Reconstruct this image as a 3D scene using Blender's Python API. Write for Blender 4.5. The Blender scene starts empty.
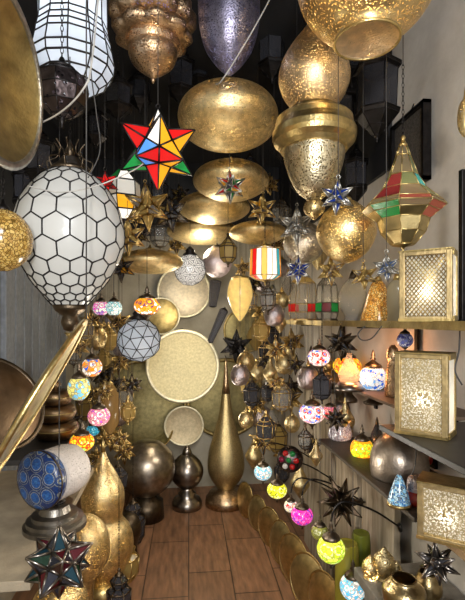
import bpy, bmesh, math, random
from mathutils import Vector, Matrix
PI = math.pi
rnd = random.Random(7)
SC = bpy.context.scene
C = SC.collection
# ------------------------------------------------------------------ camera
TH = math.radians(7.4); F = 440.0; CZ = 1.55; CEIL = 3.0
FW = Vector((math.sin(TH), math.cos(TH), 0)); RT = Vector((math.cos(TH), -math.sin(TH), 0)); UP = Vector((0, 0, 1))
def P(px, py, d):
    return FW*d + RT*((px-232.5)/F*d) + Vector((0, 0, CZ+(320-py)/F*d))
def DX(px, X):                       # distance at which the sight line of column px meets the plane x = X
    return X/((px-232.5)/F*math.cos(TH)+math.sin(TH))
cd = bpy.data.cameras.new('camera'); cam = bpy.data.objects.new('camera', cd); C.objects.link(cam)
cam.location = (0, 0, CZ); cam.rotation_euler = (PI/2, 0, -TH)
cd.sensor_width = 36; cd.lens = 36*F/600; cd.shift_y = 20/600; cd.clip_start = .02
SC.camera = cam

# ------------------------------------------------------------------ mesh helper
class MB:
    def __init__(s): s.v = []; s.f = []; s.m = []; s.s = []
    def add(s, vs, fs, mi=0, smooth=True, M=None):
        b = len(s.v)
        s.v += [tuple((M @ Vector(v)) if M else v) for v in vs]
        for k, f in enumerate(fs):
            s.f.append([b+i for i in f]); s.m.append(mi[k] if isinstance(mi, list) else mi); s.s.append(smooth)
        return s
    def lathe(s, prof, n=28, mi=0, smooth=True, M=None, lobes=0, amp=0.0, cap=True, a0=0.0):
        vs, fs, rows = [], [], []
        for (r, z) in prof:
            if r <= 1e-6:
                vs.append((0, 0, z)); rows.append([len(vs)-1]*n)
            else:
                row = []
                for i in range(n):
                    a = a0+2*PI*i/n; q = r*(1+amp*abs(math.cos(lobes*a/2))) if lobes else r
                    vs.append((q*math.cos(a), q*math.sin(a), z)); row.append(len(vs)-1)
                rows.append(row)
        for j in range(len(rows)-1):
            A, B = rows[j], rows[j+1]
            for i in range(n):
                k = (i+1) % n; f = []
                for q in (A[i], A[k], B[k], B[i]):
                    if q not in f: f.append(q)
                if len(f) > 2: fs.append(f)
        if cap:
            if prof[0][0] > 1e-6: fs.append(rows[0][::-1])
            if prof[-1][0] > 1e-6: fs.append(rows[-1])
        return s.add(vs, fs, mi, smooth, M)
    def tube(s, pts, r, n=5, mi=0, closed=False):
        pts = [Vector(p) for p in pts]; vs, fs = [], []; L = len(pts)
        for i, p in enumerate(pts):
            a = pts[(i-1) % L] if (closed or i > 0) else p
            b = pts[(i+1) % L] if (closed or i < L-1) else p
            t = (b-a); t = t.normalized() if t.length > 1e-9 else Vector((0, 0, 1))
            u = t.orthogonal().normalized() if i == 0 else (u0-t*u0.dot(t)).normalized()
            u0 = u; w = t.cross(u); rr = r[i] if isinstance(r, (list, tuple)) else r
            for k in range(n):
                an = 2*PI*k/n; vs.append(p+u*(rr*math.cos(an))+w*(rr*math.sin(an)))
        for i in range(L if closed else L-1):
            j = (i+1) % L
            for k in range(n):
                q = (k+1) % n; fs.append((i*n+k, i*n+q, j*n+q, j*n+k))
        if not closed: fs += [tuple(range(n))[::-1], tuple(range((L-1)*n, L*n))]
        return s.add(vs, fs, mi)
    def ring(s, R, z, r, n=24, m=5, mi=0, c=(0, 0), M=None):
        pts = [Vector((c[0]+R*math.cos(2*PI*i/n), c[1]+R*math.sin(2*PI*i/n), z)) for i in range(n)]
        if M: pts = [M @ p for p in pts]
        return s.tube(pts, r, m, mi, True)
    def box(s, c, size, mi=0, M=None):
        x, y, z = [q/2 for q in size]
        vs = [Vector(c)+Vector((a*x, b*y, d*z)) for a in (-1, 1) for b in (-1, 1) for d in (-1, 1)]
        return s.add(vs, [(0, 1, 3, 2), (4, 6, 7, 5), (0, 4, 5, 1), (2, 3, 7, 6), (0, 2, 6, 4), (1, 5, 7, 3)], mi, False, M)
    def ball(s, c, r, n=12, mi=0, sc=(1, 1, 1)):
        pr = [(r*math.sin(PI*j/8), -r*math.cos(PI*j/8)) for j in range(9)]; pr[0] = (0, -r); pr[-1] = (0, r)
        return s.lathe(pr, n, mi, True, Matrix.Translation(c) @ Matrix.Diagonal((*sc, 1)))
    def build(s, name, mats, parent=None, bev=0):
        me = bpy.data.meshes.new(name)
        me.from_pydata([tuple(v) for v in s.v], [], s.f)
        for m in (mats if isinstance(mats, (list, tuple)) else [mats]): me.materials.append(m)
        me.polygons.foreach_set('material_index', s.m); me.polygons.foreach_set('use_smooth', s.s)
        bm = bmesh.new(); bm.from_mesh(me); bmesh.ops.recalc_face_normals(bm, faces=bm.faces)
        if bev:
            bmesh.ops.bevel(bm, geom=bm.edges[:], offset=bev, segments=2, affect='EDGES', profile=.5)
        bm.to_mesh(me); bm.free(); me.update()
        o = bpy.data.objects.new(name, me); C.objects.link(o)
        if parent: o.parent = parent
        return o
def thing(name, label, cat, loc=(0, 0, 0), group=None, M=None):
    o = bpy.data.objects.new(name, None); C.objects.link(o)
    if M is not None: o.matrix_world = Matrix.Translation(loc) @ M.to_4x4()
    else: o.location = loc
    o['label'] = label; o['category'] = cat
    if group: o['group'] = group
    return o
def tag(o, label, cat, group=None):
    o['label'] = label; o['category'] = cat
    if group: o['group'] = group
    return o
def struct(o): o['kind'] = 'structure'; return o
def spline(pts, n=8):                # smooth curve through control points
    out = []; L = len(pts)
    for i in range(L-1):
        p0, p1, p2, p3 = (Vector(pts[max(0, i-1)]), Vector(pts[i]), Vector(pts[i+1]), Vector(pts[min(L-1, i+2)]))
        for k in range(n):
            t = k/n
            out.append(.5*((2*p1)+(p2-p0)*t+(2*p0-5*p1+4*p2-p3)*t*t+(3*p1-p0-3*p2+p3)*t**3))
    out.append(Vector(pts[-1])); return out
def sprof(prof, n=5):                # smooth a lathe profile
    q = [(max(0, v.x), v.y) for v in spline([Vector((r, z, 0)) for r, z in prof], n)]
    if prof[0][0] == 0: q[0] = (0, prof[0][1])
    if prof[-1][0] == 0: q[-1] = (0, prof[-1][1])
    return q

# ------------------------------------------------------------------ materials
def mat(name):
    m = bpy.data.materials.new(name); m.use_nodes = True
    nt = m.node_tree; return m, nt, nt.nodes['Principled BSDF'], nt.nodes['Material Output']
def N(nt, t, **k):
    n = nt.nodes.new(t)
    for a, b in k.items():
        if a in n.inputs.keys(): n.inputs[a].default_value = b
        else: setattr(n, a, b)
    return n
def ramp(nt, stops, interp='LINEAR'):
    r = nt.nodes.new('ShaderNodeValToRGB'); r.color_ramp.interpolation = interp
    e = r.color_ramp.elements
    while len(e) < len(stops): e.new(.5)
    for k, (p, c) in enumerate(stops): e[k].position = p; e[k].color = (*c, 1) if len(c) == 3 else c
    return r
def math_(nt, op, a=None, b=None, va=0, vb=0):
    n = nt.nodes.new('ShaderNodeMath'); n.operation = op; n.inputs[0].default_value = va; n.inputs[1].default_value = vb
    if a is not None: nt.links.new(a, n.inputs[0])
    if b is not None: nt.links.new(b, n.inputs[1])
    return n.outputs[0]
def metal(name, col, rough=.35, scale=60, bump=.25, var=.35, holes=0.0, hscale=150, metallic=1.0, rings=0):
    m, nt, b, out = mat(name); L = nt.links.new
    tc = N(nt, 'ShaderNodeTexCoord'); no = N(nt, 'ShaderNodeTexNoise', Scale=scale, Detail=4.0)
    L(tc.outputs['Object'], no.inputs['Vector'])
    d = tuple(c*(1-var) for c in col); u = tuple(min(1, c*(1+var*.6)) for c in col)
    r = ramp(nt, [(.3, d), (.7, u)]); L(no.outputs['Fac'], r.inputs['Fac'])
    b.inputs['Metallic'].default_value = metallic; b.inputs['Roughness'].default_value = rough
    vo = N(nt, 'ShaderNodeTexVoronoi', Scale=hscale); L(tc.outputs['Object'], vo.inputs['Vector'])
    bp = N(nt, 'ShaderNodeBump', Strength=bump, Distance=.004); L(vo.outputs['Distance'], bp.inputs['Height']); L(bp.outputs['Normal'], b.inputs['Normal'])
    L(r.outputs['Color'], b.inputs['Base Color'])
    if holes:
        thr = math_(nt, 'LESS_THAN', vo.outputs['Distance'], vb=holes)
        if rings:
            v2 = N(nt, 'ShaderNodeTexVoronoi', Scale=rings); L(tc.outputs['Object'], v2.inputs['Vector'])
            s = math_(nt, 'SINE', math_(nt, 'MULTIPLY', v2.outputs['Distance'], vb=26))
            thr = math_(nt, 'MULTIPLY', thr, math_(nt, 'GREATER_THAN', s, vb=-.25))
        tr = N(nt, 'ShaderNodeBsdfTransparent'); mx = N(nt, 'ShaderNodeMixShader')
        L(thr, mx.inputs[0]); L(b.outputs[0], mx.inputs[1]); L(tr.outputs[0], mx.inputs[2]); L(mx.outputs[0], out.inputs[0])
    return m
def plain(name, col, rough=.5, metallic=0, emit=0, ecol=None):
    m, nt, b, out = mat(name); b.inputs['Base Color'].default_value = (*col, 1)
    b.inputs['Roughness'].default_value = rough; b.inputs['Metallic'].default_value = metallic
    tc = N(nt, 'ShaderNodeTexCoord'); no = N(nt, 'ShaderNodeTexNoise', Scale=35.0, Detail=3.0); nt.links.new(tc.outputs['Object'], no.inputs['Vector'])
    r = ramp(nt, [(.3, tuple(c*.8 for c in col)), (.7, tuple(min(1, c*1.15) for c in col))]); nt.links.new(no.outputs['Fac'], r.inputs['Fac'])
    nt.links.new(r.outputs['Color'], b.inputs['Base Color'])
    if emit:
        b.inputs['Emission Color'].default_value = (*(ecol or col), 1); b.inputs['Emission Strength'].default_value = emit
    return m
def pane(name, col, emit=0, rough=.15, alpha=1.0, transl=.5):
    """coloured window glass: glossy sheet that lets light through"""
    m, nt, b, out = mat(name); L = nt.links.new
    b.inputs['Base Color'].default_value = (*col, 1); b.inputs['Roughness'].default_value = rough
    if emit: b.inputs['Emission Color'].default_value = (*col, 1); b.inputs['Emission Strength'].default_value = emit
    tc = N(nt, 'ShaderNodeTexCoord'); no = N(nt, 'ShaderNodeTexNoise', Scale=70.0, Detail=2.0); L(tc.outputs['Object'], no.inputs['Vector'])
    bp = N(nt, 'ShaderNodeBump', Strength=.25, Distance=.003); L(no.outputs['Fac'], bp.inputs['Height']); L(bp.outputs['Normal'], b.inputs['Normal'])
    tl = N(nt, 'ShaderNodeBsdfTranslucent', Color=(*col, 1)); mx = N(nt, 'ShaderNodeMixShader'); mx.inputs[0].default_value = transl
    L(b.outputs[0], mx.inputs[1]); L(tl.outputs[0], mx.inputs[2]); last = mx
    if alpha < 1:
        tr = N(nt, 'ShaderNodeBsdfTransparent', Color=(*[.5+.5*c for c in col], 1)); m2 = N(nt, 'ShaderNodeMixShader'); m2.inputs[0].default_value = alpha
        L(tr.outputs[0], m2.inputs[1]); L(mx.outputs[0], m2.inputs[2]); last = m2
    L(last.outputs[0], out.inputs[0]); return m
def mosaic(name, pal, emit=2.0, scale=70, big=22, center=None):
    """lit mosaic glass: small tesserae in grout with rosettes"""
    m, nt, b, out = mat(name); L = nt.links.new
    tc = N(nt, 'ShaderNodeTexCoord')
    v = N(nt, 'ShaderNodeTexVoronoi', Scale=scale); L(tc.outputs['Object'], v.inputs['Vector'])
    sp = N(nt, 'ShaderNodeSeparateColor'); L(v.outputs['Color'], sp.inputs[0])
    r = ramp(nt, [(i/len(pal), c) for i, c in enumerate(pal)], 'CONSTANT'); L(sp.outputs[0], r.inputs['Fac'])
    v2 = N(nt, 'ShaderNodeTexVoronoi', Scale=big); L(tc.outputs['Object'], v2.inputs['Vector'])
    k = len(pal)
    r2 = ramp(nt, [(0, pal[0]), (.16, pal[1 % k]), (.3, pal[2 % k]), (.42, pal[-1])], 'CONSTANT'); L(v2.outputs['Distance'], r2.inputs['Fac'])
    mx = N(nt, 'ShaderNodeMix', data_type='RGBA'); mx.inputs[0].default_value = .5
    L(math_(nt, 'LESS_THAN', v2.outputs['Distance'], vb=.42), mx.inputs[0]); L(r.outputs['Color'], mx.inputs[6]); L(r2.outputs['Color'], mx.inputs[7])
    ve = N(nt, 'ShaderNodeTexVoronoi', feature='DISTANCE_TO_EDGE', Scale=scale); L(tc.outputs['Object'], ve.inputs['Vector'])
    g = math_(nt, 'GREATER_THAN', ve.outputs['Distance'], vb=.07)
    m3 = N(nt, 'ShaderNodeMix', data_type='RGBA'); L(g, m3.inputs[0]); m3.inputs[6].default_value = (*[c*.45 for c in pal[-1]], 1); L(mx.outputs[2], m3.inputs[7])
    L(m3.outputs[2], b.inputs['Base Color']); L(m3.outputs[2], b.inputs['Emission Color']); b.inputs['Emission Strength'].default_value = emit*.5
    b.inputs['Roughness'].default_value = .15
    return m

BR = (.62, .47, .20)
brass = metal('brass', BR, .32, 40, .15)
brass_dull = metal('brass_dull', (.42, .32, .13), .42, 25, .2, .4)
brass_perf = metal('brass_perforated', (.66, .50, .24), .38, 40, .2, .3, holes=.34, hscale=140)
brass_fine = metal('brass_fine_perforated', (.74, .60, .32), .42, 40, .22, .3, holes=.30, hscale=165)
brass_orn = metal('brass_ornate', (.66, .48, .2), .34, 40, .35, .3, holes=.36, hscale=170, rings=13)
silver_perf = metal('silver_perforated', (.50, .44, .46), .35, 40, .4, .3, holes=.32, hscale=200)
purple_perf = metal('aged_silver_perforated', (.27, .25, .33), .4, 40, .2, .4, holes=.36, hscale=190)
copper_perf = metal('copper_perforated', (.54, .37, .22), .40, 40, .25, .35, holes=.36, hscale=150)
gold_perf = metal('gold_perforated', (.72, .58, .31), .42, 40, .25, .35, holes=.34, hscale=150)
dark_perf = metal('dark_perforated', (.09, .07, .07), .35, 30, .3, .4, holes=.30, hscale=70)
iron = metal('dark_iron', (.035, .032, .032), .45, 30, .1)
iron_br = metal('brown_iron', (.10, .075, .05), .4, 30, .15)
lampmetal = metal('antique_lamp_metal', (.17, .135, .10), .4, 40, .15)
pewter = metal('pewter', (.30, .27, .24), .28, 20, .1)
lead = plain('lead_strip', (.02, .018, .018), .45, .6)
goldwire = metal('gold_wire', (.62, .44, .17), .35, 40, .1)
silverwire = metal('silver_wire', (.55, .54, .50), .35, 40, .1)
cordm = plain('cord_rubber', (.045, .042, .04), .6)
cord_lt = plain('grey_cord', (.42, .40, .37), .5)
wood_dark = plain('black_shelf_board', (.018, .016, .015), .5)
glass_clear = pane('clear_glass', (.55, .53, .49), 0, .06, .26, .15)
glass_smoke = pane('smoked_glass', (.06, .06, .07), 0, .08, .75, .2)
glass_white = pane('frosted_white_glass', (.56, .56, .54), 0, .22, 1, .25)
glass_whlit = pane('lit_white_glass', (.58, .62, .68), .12, .2, 1, .3)
g_red = pane('red_glass', (.55, .02, .02)); g_green = pane('green_glass', (.02, .25, .06)); g_blue = pane('blue_glass', (.02, .06, .36))
g_amber = pane('amber_glass', (.75, .36, .03)); g_white = pane('milky_glass', (.75, .74, .7)); g_teal = pane('teal_glass', (.03, .30, .36)); g_gold = pane('gold_glass', (.50, .36, .12), 0, .2, .85)
s_red = pane('lit_red_glass', (.65, .015, .015), .8); s_green = pane('lit_green_glass', (.02, .32, .07), .6); s_blue = pane('lit_blue_glass', (.10, .32, .85), .8)
s_amber = pane('lit_amber_glass', (.9, .42, .02), .8); s_white = pane('lit_milky_glass', (.9, .88, .82), 1.0)
WH, RE, OR, YE, BL, AQ, PI_, GR, MG, NA = (.9, .85, .78), (.7, .03, .02), (.95, .25, .01), (.9, .65, .02), (.02, .12, .65), (.25, .75, .8), (.85, .25, .35), (.05, .4, .08), (.8, .02, .4), (.02, .02, .12)
bulb_w = plain('bulb_white', (1, .95, .85), .3, 0, 14)
bulb_y = plain('bulb_warm', (1, .8, .45), .3, 0, 14)

def fan_scales(name, col, R, around=12, rows=5):
    """brass sheet pierced with rows of fan scales made of dotted arcs"""
    m, nt, b, out = mat(name); L = nt.links.new
    tc = N(nt, 'ShaderNodeTexCoord'); sp = N(nt, 'ShaderNodeSeparateXYZ'); L(tc.outputs['Object'], sp.inputs[0])
    an = math_(nt, 'MULTIPLY', math_(nt, 'ARCTAN2', sp.outputs[1], sp.outputs[0]), vb=around/(2*PI))
    v = math_(nt, 'MULTIPLY', math_(nt, 'ARCSINE', math_(nt, 'DIVIDE', sp.outputs[2], vb=R)), vb=rows/1.4)
    row = math_(nt, 'FLOOR', v); fv = math_(nt, 'SUBTRACT', v, row)
    u = math_(nt, 'ADD', an, math_(nt, 'MULTIPLY', row, vb=.5)); fu = math_(nt, 'SUBTRACT', math_(nt, 'FRACT', u), vb=.5)
    d2 = math_(nt, 'ADD', math_(nt, 'POWER', math_(nt, 'ABSOLUTE', fu), vb=2), math_(nt, 'MULTIPLY', math_(nt, 'POWER', fv, vb=2), vb=.5))
    dd = math_(nt, 'SQRT', d2); ring = math_(nt, 'GREATER_THAN', math_(nt, 'SINE', math_(nt, 'MULTIPLY', dd, vb=44)), vb=-.2)
    vo = N(nt, 'ShaderNodeTexVoronoi', Scale=215.0); L(tc.outputs['Object'], vo.inputs['Vector'])
    hole = math_(nt, 'MULTIPLY', math_(nt, 'LESS_THAN', vo.outputs['Distance'], vb=.42), ring)
    no = N(nt, 'ShaderNodeTexNoise', Scale=30.0, Detail=3.0); L(tc.outputs['Object'], no.inputs['Vector'])
    r = ramp(nt, [(.3, tuple(c*.75 for c in col)), (.7, col)]); L(no.outputs['Fac'], r.inputs['Fac']); L(r.outputs['Color'], b.inputs['Base Color'])
    b.inputs['Metallic'].default_value = 1; b.inputs['Roughness'].default_value = .33
    bp = N(nt, 'ShaderNodeBump', Strength=.4, Distance=.004); L(ring, bp.inputs['Height']); L(bp.outputs['Normal'], b.inputs['Normal'])
    tr = N(nt, 'ShaderNodeBsdfTransparent'); mx = N(nt, 'ShaderNodeMixShader')
    L(hole, mx.inputs[0]); L(b.outputs[0], mx.inputs[1]); L(tr.outputs[0], mx.inputs[2]); L(mx.outputs[0], out.inputs[0]); return m

# ------------------------------------------------------------------ setting
def room():
    m, nt, b, out = mat('plank_floor'); L = nt.links.new
    tc = N(nt, 'ShaderNodeTexCoord'); mp = N(nt, 'ShaderNodeMapping'); mp.inputs['Rotation'].default_value = (0, 0, PI/2+.03)
    L(tc.outputs['Object'], mp.inputs['Vector'])
    bk = N(nt, 'ShaderNodeTexBrick', offset=.37, Scale=1.0); L(mp.outputs[0], bk.inputs['Vector'])
    for k, v in (('Brick Width', .62), ('Row Height', .26), ('Mortar Size', .004), ('Color1', (.27, .142, .078, 1)), ('Color2', (.22, .115, .062, 1)), ('Mortar', (.07, .038, .022, 1))): bk.inputs[k].default_value = v
    no = N(nt, 'ShaderNodeTexNoise', Scale=6.0, Detail=6.0); mp2 = N(nt, 'ShaderNodeMapping'); mp2.inputs['Scale'].default_value = (6, 1, 1)
    L(tc.outputs['Object'], mp2.inputs['Vector']); L(mp2.outputs[0], no.inputs['Vector'])
    r = ramp(nt, [(.3, (.6, .6, .6)), (.7, (1.25, 1.2, 1.15))]); L(no.outputs['Fac'], r.inputs['Fac'])
    mx = N(nt, 'ShaderNodeMix', data_type='RGBA', blend_type='MULTIPLY'); mx.inputs[0].default_value = 1
    L(bk.outputs['Color'], mx.inputs[6]); L(r.outputs['Color'], mx.inputs[7]); L(mx.outputs[2], b.inputs['Base Color']); b.inputs['Roughness'].default_value = .38
    fl = struct(MB().box((.05, 1.5, -.03), (2.1, 5.4, .06)).build('floor', m))
    def plaster(name, a, c2, sc=3.0):
        m, nt, b, out = mat(name); L = nt.links.new
        tc = N(nt, 'ShaderNodeTexCoord'); no = N(nt, 'ShaderNodeTexNoise', Scale=sc, Detail=8.0, Roughness=.65); L(tc.outputs['Object'], no.inputs['Vector'])
        r = ramp(nt, [(.3, a), (.7, c2)]); L(no.outputs['Fac'], r.inputs['Fac']); L(r.outputs['Color'], b.inputs['Base Color'])
        bp = N(nt, 'ShaderNodeBump', Strength=.3, Distance=.02); L(no.outputs['Fac'], bp.inputs['Height']); L(bp.outputs['Normal'], b.inputs['Normal'])
        b.inputs['Roughness'].default_value = .85; return m
    pl = plaster('grey_plaster', (.42, .38, .33), (.66, .62, .56))
    pb = plaster('back_plaster', (.30, .27, .2), (.48, .44, .35))
    blk = plaster('black_ceiling_paint', (.006, .006, .008), (.012, .012, .015))
    struct(MB().box((1.05, 1.5, 1.5), (.1, 5.4, 3.0)).build('wall_right', pl))
    struct(MB().box((-.95, 1.5, 1.5), (.1, 5.4, 3.0)).build('wall_left', pb))
    struct(MB().box((.05, 4.15, 1.5), (1.9, .1, 3.0)).build('wall_back', pb))
    struct(MB().box((.05, 1.5, 3.03), (2.1, 5.4, .06)).build('ceiling', blk))
    # black boards added on the upper walls deeper in, standing in for unlit shade
    bd = plain('black_shade_boarding', (.012, .012, .014), .6)
    struct(MB().box((.05, 4.09, 2.66), (1.88, .02, .68)).build('shade_board_1', bd))
    struct(MB().box((.985, 3.0, 2.62), (.02, 2.15, .74)).build('shade_board_2', bd))
    struct(MB().box((-.89, 3.0, 2.5), (.02, 2.15, .98)).build('shade_board_3', bd))
    # grey shutter on the left wall
    sh = plain('grey_blue_shutter_paint', (.19, .21, .24), .6); mb = MB()
    for i in range(9): mb.box((-.875, 2.45+i*.14, 1.35), (.03, .125, 1.25))
    struct(mb.build('door_1', sh, bev=.004))
room()

# ------------------------------------------------------------------ lamp builders
CORDS = []
def hang_cord(t, z0, loc=None, ceil=CEIL, r=.0014, m=None, chain=False, p=None):
    CORDS.append((t, Vector((0, 0, z0)) if p is None else p, ceil, r, m, chain))
def hang_all():
    """run every cord straight up to whatever it meets first: the lamp above, a shelf or the ceiling"""
    dg = bpy.context.evaluated_depsgraph_get(); dg.update(); jobs = []
    for t, p, ceil, r, m, chain in CORDS:
        w = t.matrix_world @ p; top = ceil
        for q_ in range(9):
            o = w.copy()
            if q_: o += Vector((.007*math.cos(q_*PI/4), .007*math.sin(q_*PI/4), .003))
            for _ in range(30):
                hit, q, nn, ix, ob, mw = SC.ray_cast(dg, o, (0, 0, 1))
                if not hit: break
                b = ob
                while b.parent: b = b.parent
                if b == t: o = q+Vector((0, 0, .0005)); continue
                top = min(top, q.z-.001); break
        jobs.append((t, w, max(top, w.z+.004), r, m, chain))
    for t, w, top, r, m, chain in jobs:
        A = t.matrix_world.inverted(); mb = MB(); z = w.z; k = 0
        if chain:
            while z < min(top-.02, w.z+.22):
                mb.tube([A @ Vector((w.x+(.004*math.cos(a) if k % 2 else 0), w.y+(0 if k % 2 else .004*math.cos(a)), z+.007+.009*math.sin(a))) for a in [i*PI/3 for i in range(6)]], .0012, 4, 0, True); z += .0145; k += 1
        mb.tube([A @ Vector((w.x, w.y, max(w.z, z-.003))), A @ Vector((w.x, w.y, top))], r, 5)
        mb.build('hanging_chain' if chain else 'hanging_cord', m or (iron if chain else cordm), t)
def abs_prof(rows, py, u, sm=5):
    pr = [(r*u, (py-y)*u) for y, r in rows][::-1]
    return sprof(pr, sm) if sm else pr
def shade_lamp(label, px, py, d, rows, m, name='pierced_pendant_lamp', cat='lamp', cap=brass, bulb=0, n=36, group=None, hang=True, lobes=0, amp=0, chain=True, sm=5, extra=None, cord=None, part='shade', bulbcol=(1, .75, .4)):
    """closed pierced-metal pendant of revolution; rows = (image y, half width) from top to bottom"""
    u = d/F; loc = P(px, py, d); t = thing(name, label, cat, loc, group)
    pr = abs_prof(rows, py, u, sm)
    MB().lathe(pr, n, lobes=lobes, amp=amp).build(part, m, t)
    zt = pr[-1][1]; rt = max(pr[-1][0], .006)
    MB().lathe([(rt*1.05, zt-.004), (rt*1.15, zt+.002), (rt*.8, zt+.010), (.005, zt+.016), (.004, zt+.026), (0, zt+.028)], 20).build('cap', cap, t)
    if extra: extra(t, u)
    if hang: hang_cord(t, zt+.02, loc, chain=chain, m=cord)
    if bulb: point(loc, bulb, bulbcol, .012, name)
    return t
LIGHTS = []
def point(loc, power, col=(1, .75, .4), rad=.012, name='bulb'):
    ld = bpy.data.lights.new('bulb_or_fill', 'POINT'); ld.energy = power; ld.color = col; ld.shadow_soft_size = rad  # serves the bulbs inside lamps and the added fill points
    o = bpy.data.objects.new('bulb_or_fill', ld); C.objects.link(o); o.location = loc; return o
def edges_mesh(vs, es, r, n=4):
    mb = MB()
    for a, b in es: mb.tube([vs[a], vs[b]], r, n)
    return mb
ICO_V, ICO_F = None, None
def ico(sub=1):
    bm = bmesh.new(); bmesh.ops.create_icosphere(bm, subdivisions=sub, radius=1)
    bm.verts.ensure_lookup_table(); vs = [v.co.copy() for v in bm.verts]; fs = [[v.index for v in f.verts] for f in bm.faces]; es = [[v.index for v in e.verts] for e in bm.edges]; bm.free(); return vs, fs, es
def star_geo(kind, inner):
    vs, fs, es = ico(1)
    V, spikes = [], []
    if kind == 20:
        V = [v*inner for v in vs]
        for f in fs:
            c = sum((vs[i] for i in f), Vector())/3; spikes.append((c.normalized(), list(f)))
    else:
        cs = [(sum((vs[i] for i in f), Vector())/3).normalized() for f in fs]; V = [c*inner for c in cs]
        for i, v in enumerate(vs):
            ring = [k for k, f in enumerate(fs) if i in f]; a = v.orthogonal().normalized(); b = v.cross(a)
            ring.sort(key=lambda k: math.atan2(cs[k].dot(b), cs[k].dot(a))); spikes.append((v.copy(), ring))
    return V, spikes
def star(label, px, py, d, rpx, mats, frame, kind=12, inner=.46, rot=None, wire=.035, name='star_lantern', group=None, hang=True, cat='star lantern', byside=True, ceil=CEIL, loc=None, scale=None, pick=None):
    R = rpx*d/F if scale is None else scale; loc = P(px, py, d) if loc is None else loc
    t = thing(name, label, cat, loc, group)
    if rot is None or len(rot) == 1:       # hangs by one tip with a spike turned towards the aisle
        v0 = [v for v in ico(1)[0] if abs(v.z-.447) < .05][0]; k_ = 0 if rot else 1
        rot = (rnd.uniform(-.12, .12)*k_, rnd.uniform(-.12, .12)*k_, math.atan2(-loc.y, -loc.x)-math.atan2(v0.y, v0.x)+(rot[0] if rot else rnd.uniform(-.25, .25)))
    E = Matrix.Rotation(rot[0], 3, 'X') @ Matrix.Rotation(rot[1], 3, 'Y') @ Matrix.Rotation(rot[2], 3, 'Z')
    V, sp = star_geo(kind, inner); V = [E @ v*R for v in V]; mb = MB(); fr = MB(); q = 0; done = set()
    for k, (dr, ring) in enumerate(sp):
        tip = E @ dr*R; L = len(ring)
        for i in range(L):
            a, b = ring[i], ring[(i+1) % L]
            mb.add([V[a], V[b], tip], [(0, 1, 2)], pick((V[a]+V[b]+tip)/(3*R)) if pick else ((k*3+i*2) if byside else k) % len(mats), False)
            fr.tube([V[a], tip], [R*wire, R*wire*.6], 4)
            e = (min(a, b), max(a, b))
            if e not in done: done.add(e); fr.tube([V[a], V[b]], R*wire, 4)
    mb.build('glass_panes', mats, t); fr.build('frame', frame, t)
    top = max((E @ dr*R for dr, _ in sp), key=lambda v: v.z)
    MB().tube([(top.x+.006*math.cos(a), top.y, top.z+.005+.006*math.sin(a)) for a in [i*PI/5 for i in range(10)]], .0012, 4, 0, True).build('hanging_ring', frame, t)
    if hang:
        hang_cord(t, 0, ceil=ceil, r=.0011, p=Vector((top.x, top.y, top.z+.010)))
    return t
def faceted(label, px, py, d, rows, n, mats, pick, frame, name='glass_lantern', cat='lantern', a0=0, wire=.0016, hang=True, bulb=0, cap=None, group=None, stand=False, chain=True, finial=True, bulbcol=(1, .8, .5), ceil=CEIL):
    """polygonal lantern of framed glass panes; rows = (image y, half width) top to bottom"""
    u = d/F; loc = P(px, py, d); t = thing(name, label, cat, loc, group)
    pr = abs_prof(rows, py, u, 0); mb = MB(); fr = MB()
    ang = [a0+2*PI*i/n for i in range(n)]
    pt = lambda j, i: Vector((pr[j][0]*math.cos(ang[i % n]), pr[j][0]*math.sin(ang[i % n]), pr[j][1]))
    for j in range(len(pr)-1):
        for i in range(n):
            mb.add([pt(j, i), pt(j, i+1), pt(j+1, i+1), pt(j+1, i)], [(0, 1, 2, 3)], pick(len(pr)-2-j, i) % len(mats), False)
            fr.tube([pt(j, i), pt(j+1, i)], wire, 4)
    for j in range(len(pr)):
        if pr[j][0] > 1e-5: fr.tube([pt(j, i) for i in range(n)], wire*1.2, 4, 0, True)
    mb.add([pt(0, i) for i in range(n)], [tuple(range(n))[::-1]], pick(len(pr)-2, 0) % len(mats), False)
    mb.build('glass_panes', mats, t); fr.build('frame', frame, t)
    zt = pr[-1][1]; rt = max(pr[-1][0], .006)
    MB().lathe([(rt*1.08, zt-.002), (rt*1.1, zt+.003), (rt*.7, zt+.011), (.006, zt+.018), (.0085, zt+.026), (.004, zt+.034), (0, zt+.037)], 16).build('cap', cap or frame, t)
    if finial and not stand:
        zb, rb = pr[0][1], max(pr[0][0], .004)
        MB().lathe([(0, zb-.028), (.005, zb-.022), (.003, zb-.016), (.007, zb-.008), (rb*.75, zb-.003), (rb*1.05, zb)], 16).build('finial', frame, t)
    if stand:
        zb, rb = pr[0][1], max(pr[0][0], .004)
        MB().lathe([(rb*1.15, zb-.008), (rb*1.15, zb-.003), (rb, zb)], n, smooth=False, a0=a0).build('base', frame, t)
    if hang: hang_cord(t, zt+.03, loc, chain=chain, ceil=ceil)
    if bulb: point(loc, bulb, bulbcol)
    return t
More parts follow.
